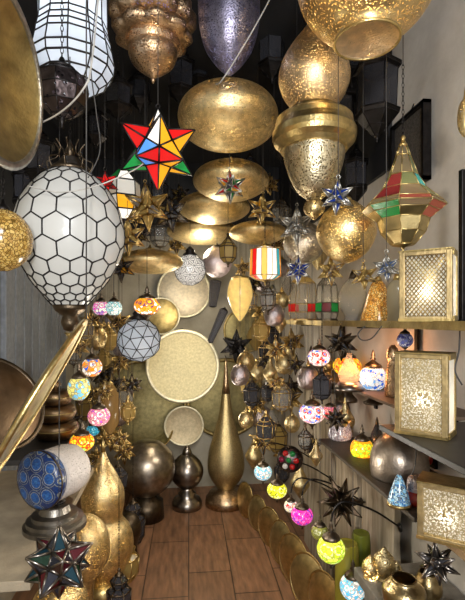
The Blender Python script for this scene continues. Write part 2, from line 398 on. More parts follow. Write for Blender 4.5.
def mosaic_lamp(label, px, py, d, r, m, kind='stand', squash=1.0, metalm=None, group=None, name='mosaic_lamp', ceil=CEIL, foot=1.0, tilt=None):
    """turkish lamp: mosaic glass globe with domed cap and finial; stand = on a turned foot, hang = on a chain, arm = on a bent arm"""
    metalm = metalm or lampmetal; u = d/F; R = r*u; loc = P(px, py, d); t = thing(name, label, 'mosaic lamp', loc, group)
    H = R*squash
    pr = [(R*math.cos(a), H*math.sin(a)) for a in [(-78+156*i/14)*PI/180 for i in range(15)]]
    MB().lathe(pr, 28).build('glass_globe', m, t)
    zt = pr[-1][1]; zb = pr[0][1]
    c = MB().lathe([(R*.62, zt-H*.22), (R*.66, zt-H*.17), (R*.58, zt+H*.02), (R*.40, zt+H*.16), (R*.2, zt+H*.3), (R*.12, zt+H*.36)], 20, cap=False).build('cap', metalm, t)
    MB().lathe([(R*.14, zt+H*.34), (R*.24, zt+H*.46), (R*.11, zt+H*.6), (R*.17, zt+H*.74), (R*.05, zt+H*1.1), (0, zt+H*1.2)], 12).build('finial', metalm, t)
    if kind == 'stand':
        f = foot
        MB().lathe([(0, zb-R*.95*f), (R*.72, zb-R*.95*f), (R*.74, zb-R*.86*f), (R*.42, zb-R*.68*f), (R*.25, zb-R*.45*f), (R*.36, zb-R*.25*f), (R*.5, zb), (R*.55, zb+H*.14)], 20).build('foot', metalm, t)
    else:
        MB().lathe([(0, zb-R*.5), (R*.1, zb-R*.4), (R*.07, zb-R*.3), (R*.2, zb-R*.15), (R*.42, zb), (R*.46, zb+H*.08)], 16).build('bottom_finial', metalm, t)
        if kind == 'hang': hang_cord(t, zt+H*1.15, loc, ceil=ceil, chain=False)
        else:                       # bent swan-neck arm fixed to the wall or a post at x = kind
            X = kind; z1 = zt+H*1.1
            pts = spline([(0, 0, z1), (.015, .0, z1+.05), (.06, .0, z1+.075), (max(.09, (X-loc.x)*.6), .01, z1+.03), (X-loc.x, .015, z1-.05)], 6)
            MB().tube(pts, .004, 6).build('hanging_arm', iron, t)
            MB().lathe([(.018, 0), (.018, .005), (.006, .009)], 12, M=Matrix.Translation((X-loc.x, .015, z1-.05)) @ Matrix.Rotation(-PI/2, 4, 'Y')).build('mount_plate', iron, t)
    return t
def frame_from(n, up=UP):
    n = n.normalized(); x = up.cross(n); x = x.normalized() if x.length > 1e-4 else Vector((1, 0, 0)); y = n.cross(x)
    return Matrix((x, y, n)).transposed()
def disc(label, px, py, d, r, n, m, rimm, depth=.12, name='brass_tray', cat='tray', group=None, loc=None, dome=False, hook=None, rimw=.06, back=True, hang=None):
    """shallow dish of revolution, n = facing direction; depth as a share of the radius"""
    R = r*d/F; loc = P(px, py, d) if loc is None else loc
    t = thing(name, label, cat, loc, group, M=frame_from(n))
    s = 1 if dome else -1; h = depth*R
    pr = [(0, s*h*1.0), (R*.35, s*h*.95), (R*.62, s*h*.72), (R*.84, s*h*.25), (R*.92, 0)]
    th = max(.003, R*.02)
    prof = sprof(pr, 4)
    MB().lathe(prof+[(r_, z-th) for r_, z in prof[::-1]], 48, cap=False).build('dish', m, t)
    rm = MB(); rm.lathe([(R*.905, -th*1.2), (R*.98, -th*1.5), (R, 0), (R*(1-rimw*.4), th), (R*(1-rimw), th*.9), (R*.90, th*.2), (R*.905, -th*1.2)], 48, cap=False)
    rm.build('rim', rimm, t)
    if hook:
        MB().tube([(0, R*.95, -th), (0, R*1.02, -th-.004), (0, R*1.06, -hook)], .003, 5).build('hanging_hook', iron, t)
    if hang:                       # cord from the upper rim to the ceiling
        hang_cord(t, 0, r=.0018, p=Vector((0, R*.99, 0)))
    return t
def tilt_n(px, py, perp, k):
    """normal of a dish whose outline is an ellipse of axis ratio k, leaning towards the image direction perp"""
    ray = (P(px, py, 1)-Vector((0, 0, CZ))).normalized(); q = (RT*perp[0]-UP*perp[1]); q = (q-ray*q.dot(ray)).normalized()
    return -ray*k+q*math.sqrt(1-k*k)

# ------------------------------------------------------------------ hanging lamps overhead
S = shade_lamp
# big brass bowl lamp, top right
u_ = 1.12/F; loc = P(367, -30, 1.12); t = thing('brass_bowl_lamp', 'large brass bowl lamp pierced with fan scales, highest at the upper right', 'lamp', loc)
R = 71*u_
MB().lathe([(.44*R, -.985*R)]+[(R*math.cos(a), R*math.sin(a)) for a in [-1.12+i*.1 for i in range(20)]]+[(.2*R, .95*R), (.05*R, 1.0*R)], 48, cap=False).build('bowl', fan_scales('brass_fan_scales', (.68, .52, .25), R, 14, 4.2), t)
MB().lathe([(0, -.93*R), (.43*R, -.965*R), (.45*R, -.99*R), (.44*R, -1.01*R), (.41*R, -1.0*R), (.40*R, -.975*R), (0, -.955*R)], 40, cap=False).build('bottom_plate', metal('pale_perforated', (.85, .66, .42), .45, 40, .3, .2, holes=.30, hscale=170), t)
MB().ring(.445*R, -1.0*R, .004, 40).build('plate_rim', brass, t)
hang_cord(t, R, loc, chain=True); point(loc, 3.2, (1, .78, .46), .02)
# brass teardrop over a bell, one lamp
u_ = 1.5/F; py0 = 113; loc = P(314, py0, 1.5); t = thing('brass_bell_lamp', 'tall brass lamp: pierced teardrop above a stepped rim and bell, with round knob', 'lamp', loc)
def AP(rows, sm=5): return abs_prof(rows, py0, u_, sm)
MB().lathe(AP([(18, 3), (28, 9), (45, 22), (62, 32), (78, 35.5), (92, 32), (103, 25), (110, 18)]), 44).build('upper_shade', metal('rosy_brass_perforated', (.70, .56, .36), .4, 40, .2, .3, holes=.31, hscale=205), t)
MB().lathe(AP([(109, 19), (111, 25), (116, 24), (119, 20)], 0), 40).build('collar', brass, t)
MB().lathe(AP([(117, 30), (119, 36), (121, 38), (126, 38.5), (130, 40), (133, 41.5), (139, 41.5), (143, 40), (147, 36), (151, 33)], 0), 64, smooth=False).build('stepped_rim', brass, t)
MB().lathe(AP([(150, 30.5), (158, 30), (168, 27.5), (180, 23), (191, 17), (198, 9), (201, 6)]), 44).build('bell_shade', metal('bell_perforated', (.68, .58, .38), .38, 40, .25, .35, holes=.32, hscale=140), t)
MB().lathe(AP([(201, 5), (203, 9), (208, 10.5), (213, 9), (217, 4), (220, 1)]), 24).build('knob', brass_perf, t)
MB().lathe(AP([(8, 1), (11, 4), (16, 5), (19, 3.5)]), 16).build('cap', brass, t)
hang_cord(t, (113-10)*u_, loc, chain=True); point(loc+Vector((0, 0, .14)), .5)
# copper tiered lamp
u_ = 1.6/F; py0 = 35; loc = P(153, py0, 1.6); t = thing('copper_tiered_lamp', 'copper tiered lamp with petal lobes around a pierced dome, above the coloured star', 'lamp', loc)
MB().lathe(AP([(-40, 10), (-32, 24), (-24, 30), (-16, 24)]), 40, cap=True).build('crown', copper_perf, t)
for k in range(8):
    a = k*PI/4+.2
    MB().lathe(AP([(-18, 3.2), (-8, 4.2), (4, 4.6), (14, 3.6)], 0), 10, M=Matrix.Translation((24*u_*math.cos(a), 24*u_*math.sin(a), 0))).build('column', copper_perf, t)
MB().lathe(AP([(-16, 20), (14, 19)], 0), 24).build('inner_glass', pane('violet_glass', (.42, .34, .55), .5), t)
MB().lathe(AP([(8, 28), (10, 36), (13, 38), (24, 38), (27, 36), (30, 30)], 0), 132, lobes=11, amp=.14).build('petal_tier', copper_perf, t)
MB().lathe(AP([(27, 30), (33, 34.5), (38, 35), (41, 31)], 0), 112, lobes=9, amp=.13, a0=.3).build('petal_tier', copper_perf, t)
MB().lathe(AP([(38, 26), (44, 27), (50, 25)]), 44).build('drum', copper_perf, t)
MB().lathe(AP([(48, 24), (56, 24), (64, 20), (71, 12), (76, 5), (79, 1)]), 40).build('dome', copper_perf, t)
MB().lathe(AP([(78, 1.5), (80, 2.5), (83, 1)], 0), 12).build('finial', copper_perf, t)
hang_cord(t, 75*u_, loc, chain=True); point(loc+Vector((0, 0, -.03)), .7)
# aged silver teardrop
S('dark silver teardrop lamp with lacy piercing, top centre beside the copper tiers', 229, 25, 1.52, [(-55, 8), (-40, 20), (-18, 29), (5, 31), (28, 29.5), (48, 24), (62, 15), (70, 8), (75, 2)], purple_perf, cap=iron, bulb=.5, bulbcol=(.7, .7, 1), name='silver_teardrop_lamp')
# flattened brass pendants
S('widest flattened brass pendant, hanging highest beneath the dark silver teardrop', 228, 118, 1.82, [(89, 8), (91, 22), (98, 38), (107, 47), (118, 50), (130, 46.5), (139, 36), (145, 20), (147, 0)], brass_fine, n=52, bulb=.7, name='flattened_pendant_lamp')
for lb, x, y, d, w, h in (
    ('flattened brass pendant behind the small red and green star', 231, 181, 2.2, 38, 19),
    ('flattened brass pendant hanging just left of and below the small red-green star', 214, 208, 2.6, 36, 15),
    ('lowest flattened brass pendant of the middle stack, above the lace ball', 203, 232, 3.03, 36, 12),
    ('flattened brass pendant above the striped glass drum', 258, 233, 2.5, 29, 11),
    ('wide flat brass pendant left of the middle stack, above the orange mosaic lamp', 150, 262, 2.3, 33, 12)):
    S(lb, x, y, d, [(y-h, 5), (y-h*.86, w*.5), (y-h*.5, w*.86), (y, w), (y+h*.45, w*.88), (y+h*.85, w*.5), (y+h, 0)], brass_fine, n=48, bulb=.35, name='flattened_pendant_lamp', chain=False)
# multi-coloured star
MC = [s_amber, s_red, s_white, s_green, s_blue]
def star_panes(c):                   # which colour each pane has, by where it sits on the star
    x, z = c.dot(RT), c.z; a = math.degrees(math.atan2(z, x)) % 360
    if c.dot(FW) > .25: return int(a/40) % 5
    if 60 < a < 120: return 0 if a > 90 else 2
    if 120 <= a < 172: return (3 if a > 148 else 0) if math.hypot(x, z) > .5 else 1
    if 8 < a <= 60: return (1 if a > 30 else 0) if math.hypot(x, z) > .55 else 0
    if a <= 8 or a > 315: return 3 if math.hypot(x, z) > .45 else 0
    if a > 270: return 0 if math.hypot(x, z) > .5 else 1
    if a > 225: return 1 if a > 248 else 4
    return 3 if math.hypot(x, z) > .55 else 4
star('big lit star lantern of red, amber, green, blue and white glass', 158, 150, 1.28, 42, MC, lead, 12, .52, (.06,), .03, pick=star_panes)
# white panelled lantern, top left, with its dark pierced cup
faceted('large white leaded glass lantern with oblong panes, cut by the top edge', 73, 30, 1.36, [(-70, 14), (-50, 28), (-42, 32), (26, 33), (33, 34), (40, 36), (47, 37), (62, 40), (71, 39), (80, 33), (86, 25)], 12, [glass_whlit], lambda j, i: 0, lead, 'white_glass_lantern', a0=.1, wire=.0026, bulb=1.0, finial=False, bulbcol=(.85, .92, 1))
faceted('dark pierced iron lantern just below the white oblong-pane lantern', 62, 96, 1.16, [(70, 12), (78, 23), (92, 26), (106, 22), (116, 11), (119, 4)], 8, [dark_perf], lambda j, i: 0, iron, 'pierced_iron_lantern', cat='lantern', wire=.0016, bulb=.12, bulbcol=(.9, .9, 1))
# white honeycomb egg
def honeycomb():
    d = 1.25; u = d/F; py = 240; loc = P(70, py, d)
    t = thing('honeycomb_glass_lamp', 'big egg-shaped white glass lamp leaded in a honeycomb', 'lamp', loc)
    pr = abs_prof([(172, 17), (180, 29), (195, 41), (212, 49), (232, 53), (250, 51.5), (268, 44), (285, 33), (300, 21), (306, 16)], py, u, 8)
    MB().lathe(pr, 56).build('glass_shade', glass_white, t)
    arc = [0]
    for i in range(1, len(pr)): arc.append(arc[-1]+math.hypot(pr[i][0]-pr[i-1][0], pr[i][1]-pr[i-1][1]))
    def at(s, a):
        s = max(0, min(arc[-1], s)); i = max(k for k in range(len(arc)) if arc[k] <= s+1e-9); i = min(i, len(pr)-2)
        q = (s-arc[i])/max(1e-9, arc[i+1]-arc[i]); r = pr[i][0]*(1-q)+pr[i+1][0]*q+.0006; z = pr[i][1]*(1-q)+pr[i+1][1]*q
        return Vector((r*math.cos(a), r*math.sin(a), z))
    n = 14; dphi = 2*PI/n; mb = MB()
    s = 0; row = 0; rows = []
    while s < arc[-1]:                # row height follows the local width so the cells stay regular
        p = at(s, 0); h = max(.013, p.x*dphi*.87); rows.append((s, min(arc[-1], s+h))); s += h
    k = arc[-1]/rows[-1][1]
    for j, (s0, s1) in enumerate(rows):
        off = (j % 2)*dphi/2; h = s1-s0; sh = h*.18
        for i in range(n):
            a0 = i*dphi+off; am = a0+dphi/2; a1 = a0+dphi
            mb.tube([at(s0+sh, a0), at(s1-sh, a0)], .0027, 4)
            q = [at(s1-sh, a0), at(s1+sh, am), at(s1-sh, a1)]
            mb.tube(q, .0027, 4)
    mb.build('lead_strips', lead, t)
    zt, zb = pr[-1][1], pr[0][1]
    MB().lathe([(18*u, zt-.004), (20*u, zt), (17*u, zt+4*u), (11*u, zt+9*u), (8*u, zt+14*u)], 28).build('collar', iron_br, t)
    mb = MB()
    for i in range(8):
        a = i*PI/4; c, s_ = math.cos(a), math.sin(a)
        mb.tube(spline([(19*u*c, 19*u*s_, zt), (22*u*c, 22*u*s_, zt+9*u), (13*u*c, 13*u*s_, zt+14*u), (10*u*c, 10*u*s_, zt+22*u), (15*u*c, 15*u*s_, zt+29*u)], 5), .0022, 5)
    mb.build('crown', iron_br, t)
    MB().lathe([(3*u, zt+12*u), (5*u, zt+20*u), (3*u, zt+26*u), (0, zt+34*u)], 12).build('finial', iron_br, t)
    MB().lathe([(0, zb-26*u), (6*u, zb-24*u), (9*u, zb-16*u), (7*u, zb-10*u), (14*u, zb-5*u), (17.5*u, zb+.003)], 24).build('socket', iron_br, t)
    hang_cord(t, zt+33*u, loc, chain=True); point(loc, .25, (1, .95, .85), .03)
honeycomb()
# amber ball cut by the left edge
S('amber beaded glass ball cut by the left edge, beside the honeycomb lamp', 3, 240, 1.05, [(210, 6), (215, 16), (226, 25), (240, 28), (254, 25), (265, 16), (271, 5)], mosaic('amber_bead_glass', [(.45, .28, .07), (.35, .2, .05), (.55, .38, .12), (.25, .14, .03)], .12, 120, 60), name='amber_glass_ball', cap=iron)
# coloured diamond lantern at the right
loc_rows = [(146, 4), (156, 7), (176, 14), (190, 22), (203, 36), (208, 40), (213, 34), (220, 25), (233, 21), (245, 11)]
def pk(j, i):
    if j in (0, 1): return 2+(i % 3 == 0)
    if j == 2: return [0, 3, 4, 3][i % 4]
    if j == 3: return [0, 2, 3, 2][i % 4]
    if j == 4: return [2, 5, 2, 6][i % 4]
    if j == 5: return [1, 2, 5, 2][i % 4]
    if j == 6: return [1, 6, 5, 6][i % 4]
    return 6
faceted('spindle-shaped brass lantern with red, green and teal glass, wide at its waist', 403, 200, 1.42, loc_rows, 8, [pane('garnet_glass', (.22, .03, .035), 0, .1), g_green, pane('cream_glass', (.27, .22, .14), 0, .1, .8), pane('moss_glass', (.17, .20, .10)), g_teal, pane('coral_glass', (.40, .10, .07), 0, .1, .9), metal('polished_brass_panel', (.60, .47, .22), .42, 20, .1)], pk, brass, 'spindle_lantern', a0=.2, wire=.0016, bulb=.25, cap=brass)
# dark round-bottomed iron lanterns in the dark
DL = [(118, 98, 16, 40, 2.1), (96, 128, 13, 36, 2.3), (181, 78, 15, 50, 2.35), (199, 70, 12, 40, 2.6), (272, 52, 15, 54, 2.3), (281, 140, 11, 40, 2.7),
      (340, 115, 17, 62, 2.05), (377, 92, 23, 88, 1.75), (352, 60, 14, 50, 2.3), (140, 92, 12, 36, 2.6), (100, 75, 13, 40, 2.6), (264, 118, 9, 34, 2.9), (356, 176, 13, 50, 2.2), (300, 175, 11, 40, 2.6), (40, 160, 15, 55, 1.8), (22, 188, 10, 50, 2.2)]
DLL = ['dark iron lantern right of the dark pierced lantern, near the two cords', 'small dark iron lantern above the top of the honeycomb lamp, to its right', 'dark iron lantern between the copper tiers and the silver teardrop', 'small dark iron lantern behind the silver teardrop, left side',
       'dark iron lantern left of the brass teardrop top', 'dark iron lantern between the widest flat pendant and the brass bell', 'tall dark iron lantern just right of the brass teardrop', 'largest dark iron lantern, below the brass bowl at the upper right',
       'dark iron lantern tucked under the left side of the brass bowl', 'dark iron lantern just above the coloured star', 'dark iron lantern between the white lantern and the copper tiers', 'smallest dark iron lantern right of the widest flat pendant',
       'dark iron lantern between the brass bell and the spindle lantern', 'dark iron lantern behind the knob of the brass bell', 'dark iron lantern behind the left brass dish, above the honeycomb lamp', 'narrow dark iron lantern at the left, beside the amber ball']
for (x, y, w, h, d), lb in zip(DL, DLL):
    hh = h/2
    faceted(lb, x, y, d, [(y-hh, w*.25), (y-hh*.86, w*.55), (y-hh*.62, w*.62), (y-hh*.58, w), (y-hh*.5, w), (y-hh*.46, w*.86), (y+hh*.42, w*.8), (y+hh*.46, w*.95), (y+hh*.56, w*.9), (y+hh*.8, w*.5), (y+hh, w*.15)], 6, [iron, glass_smoke], lambda j, i: 1 if j == 5 else 0, iron, 'iron_lantern', wire=.0022, a0=rnd.random(), group='dark iron lanterns overhead')
# little lanterns of the middle
WHITE_T = pane('white_lace_glass', (.85, .83, .8), .45)
def leaded_ball(label, px, py, d, rpx, m, sub, name, dual=False, wire=.0014, **k):
    R = rpx*d/F; loc = P(px, py, d); t = thing(name, label, 'lantern', loc)
    vs, fs, es = ico(sub); Rr = Matrix.Rotation(.4, 3, 'X') @ Matrix.Rotation(.6, 3, 'Z'); vs = [Rr @ v*R for v in vs]
    MB().add(vs, fs, 0, False).build('glass_panes', m, t); fr = MB()
    for a, b in es: fr.tube([vs[a], vs[b]], wire, 4)
    if dual:
        for f in fs:
            c = (vs[f[0]]+vs[f[1]]+vs[f[2]])/3*1.01
            for q in f: fr.tube([c, (vs[q]+c)/2], wire*1.5, 4)
    fr.build('lead_strips', lead, t)
    MB().lathe([(R*.42, R*.93), (R*.46, R*.98), (R*.25, R*1.12), (R*.3, R*1.2), (R*.1, R*1.45), (0, R*1.5)], 14).build('cap', iron, t)
    hang_cord(t, R*1.45, loc); return t
leaded_ball('white ball lantern under black lacework, in front of the high pale wall tray', 190, 270, 2.6, 16, WHITE_T, 2, 'lace_ball_lantern', True, .0014)
leaded_ball('blue-white ball lantern of triangular leaded panes, under the orange mosaic lamp', 139, 340, 2.3, 22, pane('cool_lit_glass', (.66, .72, .80), .16), 2, 'leaded_ball_lantern', False, .0026)
S('greyish pierced ball lamp right of the lace ball', 217, 262, 2.9, [(247, 5), (252, 11), (262, 15), (272, 11.5), (277, 5)], silver_perf, name='pierced_ball_lamp', cap=iron, chain=False)
# striped drum
faceted('lit drum lantern with red, teal, yellow and white stripes', 265, 264, 2.15, [(247, 6), (250, 15), (276, 16), (280, 9)], 18, [s_white, pane('lit_yellow_glass', (.85, .6, .12), .7), s_red, pane('lit_teal_glass', (.05, .4, .5), .6), s_white, s_white, pane('lit_orange_glass', (.9, .35, .05), .6)], lambda j, i: i*3 % 7, goldwire, 'striped_drum_lantern', wire=.0016, a0=.1)
S('lit yellow teardrop lamp tapering to a point, left of the right-hand displays', 240, 299, 2.6, [(278, 8), (281, 10), (288, 12), (296, 12.5), (305, 10), (314, 6), (321, 1)], plain('lit_amber_alabaster', (.80, .55, .17), .25, 0, .35), name='yellow_teardrop_lamp', cap=brass, chain=False)
star('small red and green glass star in front of the flat brass pendants', 230, 187, 1.9, 17, [g_green, g_red, glass_smoke, g_amber], silverwire, 12, .42, None, .05)
star('gold and brown glass star below the widest flat pendant, right of the flat stack', 262, 209, 1.95, 16, [g_gold, g_amber, glass_smoke], goldwire, 12, .42, None, .05)
# faceted coloured glass lantern left of the star
faceted('faceted house-shaped lantern of white, green, red and amber panes, left under the coloured star', 123, 193, 1.9, [(170, 5), (183, 17), (198, 18), (211, 15), (220, 7)], 6, [s_white, pane('lit_clear_glass', (.7, .7, .66), .4), g_white, g_green, s_amber, g_red], lambda j, i: [3, 2, 1, 4][j % 4] if i % 2 else [0, 1, 4, 0][j % 4], lead, 'coloured_glass_lantern', wire=.0028, a0=.3)
star('red glass star half hidden behind the honeycomb lamp', 106, 183, 1.55, 13, [s_red, g_red], lead, 12, .45)
for lb, x, y, d, r, mt, fr in (
    ('spiky gold star just below the big coloured star', 147, 207, 1.75, 24, [g_gold, glass_clear], goldwire),
    ('spiky olive-gold star beside the right flank of the honeycomb lamp', 128, 237, 1.72, 19, [g_gold, g_gold, glass_smoke], goldwire),
    ('dark spiky star at the left rim of the flat brass stack', 171, 214, 2.0, 19, [glass_smoke, g_gold, glass_clear], iron_br),
    ('brown spiky star under the olive-gold star, right of the honeycomb lamp', 121, 268, 1.9, 15, [glass_smoke, g_amber], iron_br),
    ('clear glass star with silver edges, beneath the brass bell lamp', 297, 226, 1.8, 20, [glass_clear], silverwire),
    ('blue glass star with silver edges, beside the knob of the brass bell', 337, 197, 1.3, 18, [g_blue, g_blue, glass_clear], silverwire),
    ('blue glass star right of the striped drum', 298, 270, 1.75, 15, [g_blue, pane('navy_glass', (.03, .05, .25))], silverwire),
    ('gold wire star of clear glass, below the gold pierced ball', 331, 271, 1.72, 15, [glass_clear, g_gold], goldwire),
    ('gold-edged star left of the blue-grey star, over the amber cone lamp', 364, 276, 1.5, 14, [g_gold, glass_clear], goldwire),
    ('blue-grey star with silver edges left of the lattice box lamp', 387, 268, 1.27, 15, [pane('steel_blue_glass', (.12, .17, .3)), glass_clear], silverwire)):
    star(lb, x, y, d, r, mt, fr, 12, .42, None, .05)
S('gold pierced ball lamp with white glint, below the blue star', 346, 233, 1.62, [(200, 5), (205, 13), (216, 24), (232, 29.5), (248, 24), (259, 13), (263, 3)], metal('gold_ball_perforated', (.76, .62, .32), .36, 40, .22, .3, holes=.32, hscale=185), name='pierced_ball_lamp', bulb=.4, n=44)
S('pale translucent pierced ball lamp left of the gold pierced ball', 304, 243, 2.05, [(222, 5), (229, 15), (243, 21), (256, 16), (263, 6)], metal('pale_silver_perforated', (.6, .55, .47), .3, 40, .4, .25, holes=.33, hscale=200), name='pierced_ball_lamp', bulb=.2)

# ------------------------------------------------------------------ back of the shop
def onwall(px, py, Y=4.02):
    k = (px-232.5)/F; d = Y/(math.cos(TH)-k*math.sin(TH)); return d, P(px, py, d)
BACKN = Vector((0, -1, .0))
cream = metal('pale_pierced_brass', (.60, .53, .31), .5, 60, .4, .2, holes=0, hscale=160, metallic=.45)
olive = metal('olive_brass', (.34, .29, .13), .5, 30, .25, .3, metallic=.6)
for lb, x, y, r, mt, Y, dp, dm in (
    ('largest pale pierced tray with a bright rim, hanging mid back wall', 183, 366, 37, cream, 3.72, .10, False),
    ('pale tray high on the back wall, behind the lace ball', 184, 291, 27, metal('cream_tray', (.74, .64, .46), .5, 40, .3, .2, metallic=.35), 3.98, .12, True),
    ('mid-size tray below the largest pale tray, above the ball on a foot', 184, 426, 20, metal('stone_tray', (.56, .47, .30), .5, 40, .3, .2, metallic=.45), 3.85, .12, False),
    ('small olive brass tray left of the high pale tray, behind the orange mosaic lamp', 161, 316, 19, brass_dull, 3.90, .1, True),
    ('big dark olive brass tray at the left of the back wall, under the leaded ball', 141, 405, 46, olive, 4.0, .1, True),
    ('olive brass tray on the back wall behind the tall vase', 226, 398, 40, olive, 4.03, .08, True),
    ('dark brass tray on the right of the back wall, above the tall vase', 246, 330, 23, olive, 4.02, .1, True)):
    d, loc = onwall(x, y, Y)
    disc(lb, x, y, d, r, BACKN+Vector((rnd.uniform(-.08, .08), 0, rnd.uniform(-.05, .08))), mt, (metal('pale_rim', (.80, .74, .52), .4, 40, .2, .15, metallic=.4) if 'pale' in lb else brass_dull), dp, 'wall_tray', 'tray', loc=loc, dome=dm, hook=max(.01, 4.09-Y))
# two black elongated lamp frames
def slab(label, px, py, d, w, h, ang):
    u = d/F; t = thing('black_wall_lantern', label, 'lantern', P(px, py, d), 'long black lanterns on the back wall', Matrix.Rotation(ang, 3, 'Y'))
    W, H = w*u, h*u; mb = MB()
    for sx in (-1, 1):
        for sy in (-1, 1): mb.add([(sx*W*.30+a*.006, sy*W*.30+b*.006, -H*.9) for a, b in ((-1, -1), (1, -1), (1, 1), (-1, 1))]+[(sx*W*.5+a*.006, sy*W*.4+b*.006, H*.9) for a, b in ((-1, -1), (1, -1), (1, 1), (-1, 1))], [(0, 1, 2, 3), (4, 5, 6, 7), (0, 1, 5, 4), (1, 2, 6, 5), (2, 3, 7, 6), (3, 0, 4, 7)], 0, False)
    mb.build('frame', iron, t)
    MB().lathe([(W*.40, -H*.88), (W*.62, H*.88)], 4, smooth=False, a0=PI/4).build('glass_panes', glass_smoke, t)
    MB().lathe([(W*.72, H*.88), (W*.76, H*.93), (W*.3, H*1.02), (0, H*1.06)], 4, smooth=False, a0=PI/4).build('roof', iron, t)
    MB().lathe([(0, -H), (W*.35, -H*.95), (W*.45, -H*.88)], 4, smooth=False, a0=PI/4).build('base', iron, t)
    MB().tube([(0, 0, H*1.04), (0, .03, H*1.10), (0, .12, H*1.12)], .003, 5).build('hanging_hook', iron, t)
slab('upper of two long black lanterns on the back wall, right of the high pale tray', 214, 294, 3.75, 10, 14, .12)
slab('lower of two long black lanterns, tilted across the edge of the largest pale tray', 217, 326, 3.6, 7, 19, .42)
star('black iron star on the back wall above the tall vase', 236, 346, 3.55, 17, [iron, glass_smoke], iron, 12, .40, None, .05)

def standing(label, px, d, rows, m, name, cat='lamp', foot=None, footm=None, cap=None, n=36, sm=5, zfloor=0.0, group=None, X=None, hole=None):
    """turned thing that stands on the surface at height zfloor; rows = (image y, half width), lowest row on the surface"""
    u = d/F; p = P(px, 320, d); loc = Vector((p.x, p.y, zfloor)); yb = (foot or rows)[-1][0]
    t = thing(name, label, cat, loc, group)
    pr = lambda R_: [(r*u, (yb-y)*u) for y, r in R_][::-1]
    b = pr(rows); b = sprof(b, sm) if sm else b
    if hole:                                  # open mouth: fold the profile inside
        b = b+[(b[-1][0]*.86, b[-1][1]+.002)]+[(max(.002, r*.93), z) for r, z in b[::-1] if z > .012]+[(0, .012)]
    MB().lathe(b, n).build('body', m, t)
    if foot: MB().lathe(pr(foot), n).build('foot', footm or m, t)
    if cap: MB().lathe(pr(cap), 24).build('finial', footm or m, t)
    return t
vase_br = metal('ribbed_gold_brass', (.56, .45, .23), .42, 90, .3, .25, hscale=260)
standing('tall slender gold bottle vase with a needle neck, on the floor at the back', 226, 3.72, [(392, 4.0), (405, 5.5), (420, 8.5), (436, 13), (450, 17), (462, 18.5), (472, 17.5), (481, 13), (487, 8)], vase_br, 'bottle_vase', 'vase',
         foot=[(486, 8), (489, 9), (491, 17), (494, 18), (496, 20), (503, 21)], footm=metal('rosy_brass', (.5, .36, .22), .3), cap=[(358, .8), (370, 1.8), (382, 2.9), (393, 4.2)])
standing('dark pewter ball lamp on a turned foot, on the floor beside the tall gold vase', 187, 3.65, [(455, 5), (458, 9), (464, 14), (472, 16.5), (481, 14), (488, 8)], pewter, 'ball_lamp', foot=[(487, 8), (491, 6), (494, 9), (497, 8), (499, 13), (503, 15), (508, 15)], footm=pewter, cap=[(447, 2), (451, 4), (456, 5.5)])
standing('large dark smoky ball lamp on a drum foot, left on the floor at the back', 147, 3.45, [(440, 8), (444, 16), (454, 25), (467, 28), (480, 25), (490, 16), (494, 9)], metal('smoky_metal', (.36, .31, .25), .33, 30, .12, .3), 'ball_lamp', foot=[(492, 9), (497, 10), (500, 16), (517, 17)], footm=iron_br)
disc('dull brass bowl leaning behind the dark smoky ball lamp', 151, 437, 3.86, 24, tilt_n(151, 437, (-.5, -.8), .62), olive, brass, .25, 'brass_bowl', 'bowl', hang=True)

# row of domed dishes leaning along the right of the floor
i = 0
DN = ['first and farthest', 'second', 'third', 'fourth', 'fifth', 'sixth', 'seventh and nearest']
for x, yb, r in ((245, 516, 17), (257, 529, 17), (269, 545, 19), (280, 562, 21), (293, 584, 25), (307, 607, 27), (325, 632, 30)):
    d = 1.55*F/(yb-320); u = d/F; R = r*u*.94; n = Vector((-.92, -.30-.08*(i % 3), .10+.05*(i % 2)))
    q = n.normalized(); loc = P(x, yb, d); loc.z = R*math.sqrt(1-q.z**2)+.004
    disc(DN[i]+' of the domed brass dishes leaning along the right side of the floor', x, yb-r, d, r, n, metal('olive_bronze_dish_%d' % i, (.52, .42, .2), .45, 25, .2, .3) if i % 2 else metal('bronze_dish_%d' % i, (.60, .44, .19), .42, 25, .2, .3), brass, .16, 'domed_dish', 'dish', 'domed dishes on the floor', loc=loc, dome=True)
    i += 1

# ------------------------------------------------------------------ shelves on the right wall
def board(name, label, x0, x1, y0, y1, z, th, m, edge=None):
    t = thing(name, label, 'shelf', ((x0+x1)/2, (y0+y1)/2, z))
    MB().box((0, 0, -th/2), (x1-x0, y1-y0, th)).build('shelf_board', m, t, bev=.002)
    if edge: MB().box(((-.006 if x0 > 0 else .006)+((x0-x1)/2 if x0 > 0 else (x1-x0)/2), 0, -th/2), (.01, y1-y0, th*1.3)).build('front_edge', edge, t)
    mb = MB(); s = 1 if x0 > 0 else -1
    for yy in (y0+.15, (y0+y1)/2, y1-.15):
        mb = MB(); yl = yy-(y0+y1)/2; wx = abs(x1-x0)
        mb.box((s*(wx/2-.008), yl, -.07), (.012, .02, .12)).box((0.02*s, yl, -th-.006), (wx*.8, .02, .01)).build('bracket', iron, t)
    return t
Z1, Z2, Z3, Z4 = 1.545, 1.24, .965, .60
board('wall_shelf', 'top shelf on the right wall, brass edged, carrying the lattice box lamp', .68, .995, .75, 2.65, Z1, .018, wood_dark, brass_dull)
board('wall_shelf', 'middle shelf on the right wall, under the blue and white mosaic lamp', .79, .995, 1.3, 2.85, Z2, .012, metal('brown_shelf_board', (.13, .09, .06), .6, 12, .2, .3, metallic=0))
board('wall_shelf', 'short black shelf under the largest box lamp', .60, .995, .8, 1.24, Z2, .016, wood_dark)
board('wall_shelf', 'lower dark shelf on the right wall, under the dark dome shade', .70, .995, 1.22, 2.1, Z3, .014, metal('dark_brown_shelf', (.06, .045, .03), .6, 12, .2, .3, metallic=0))
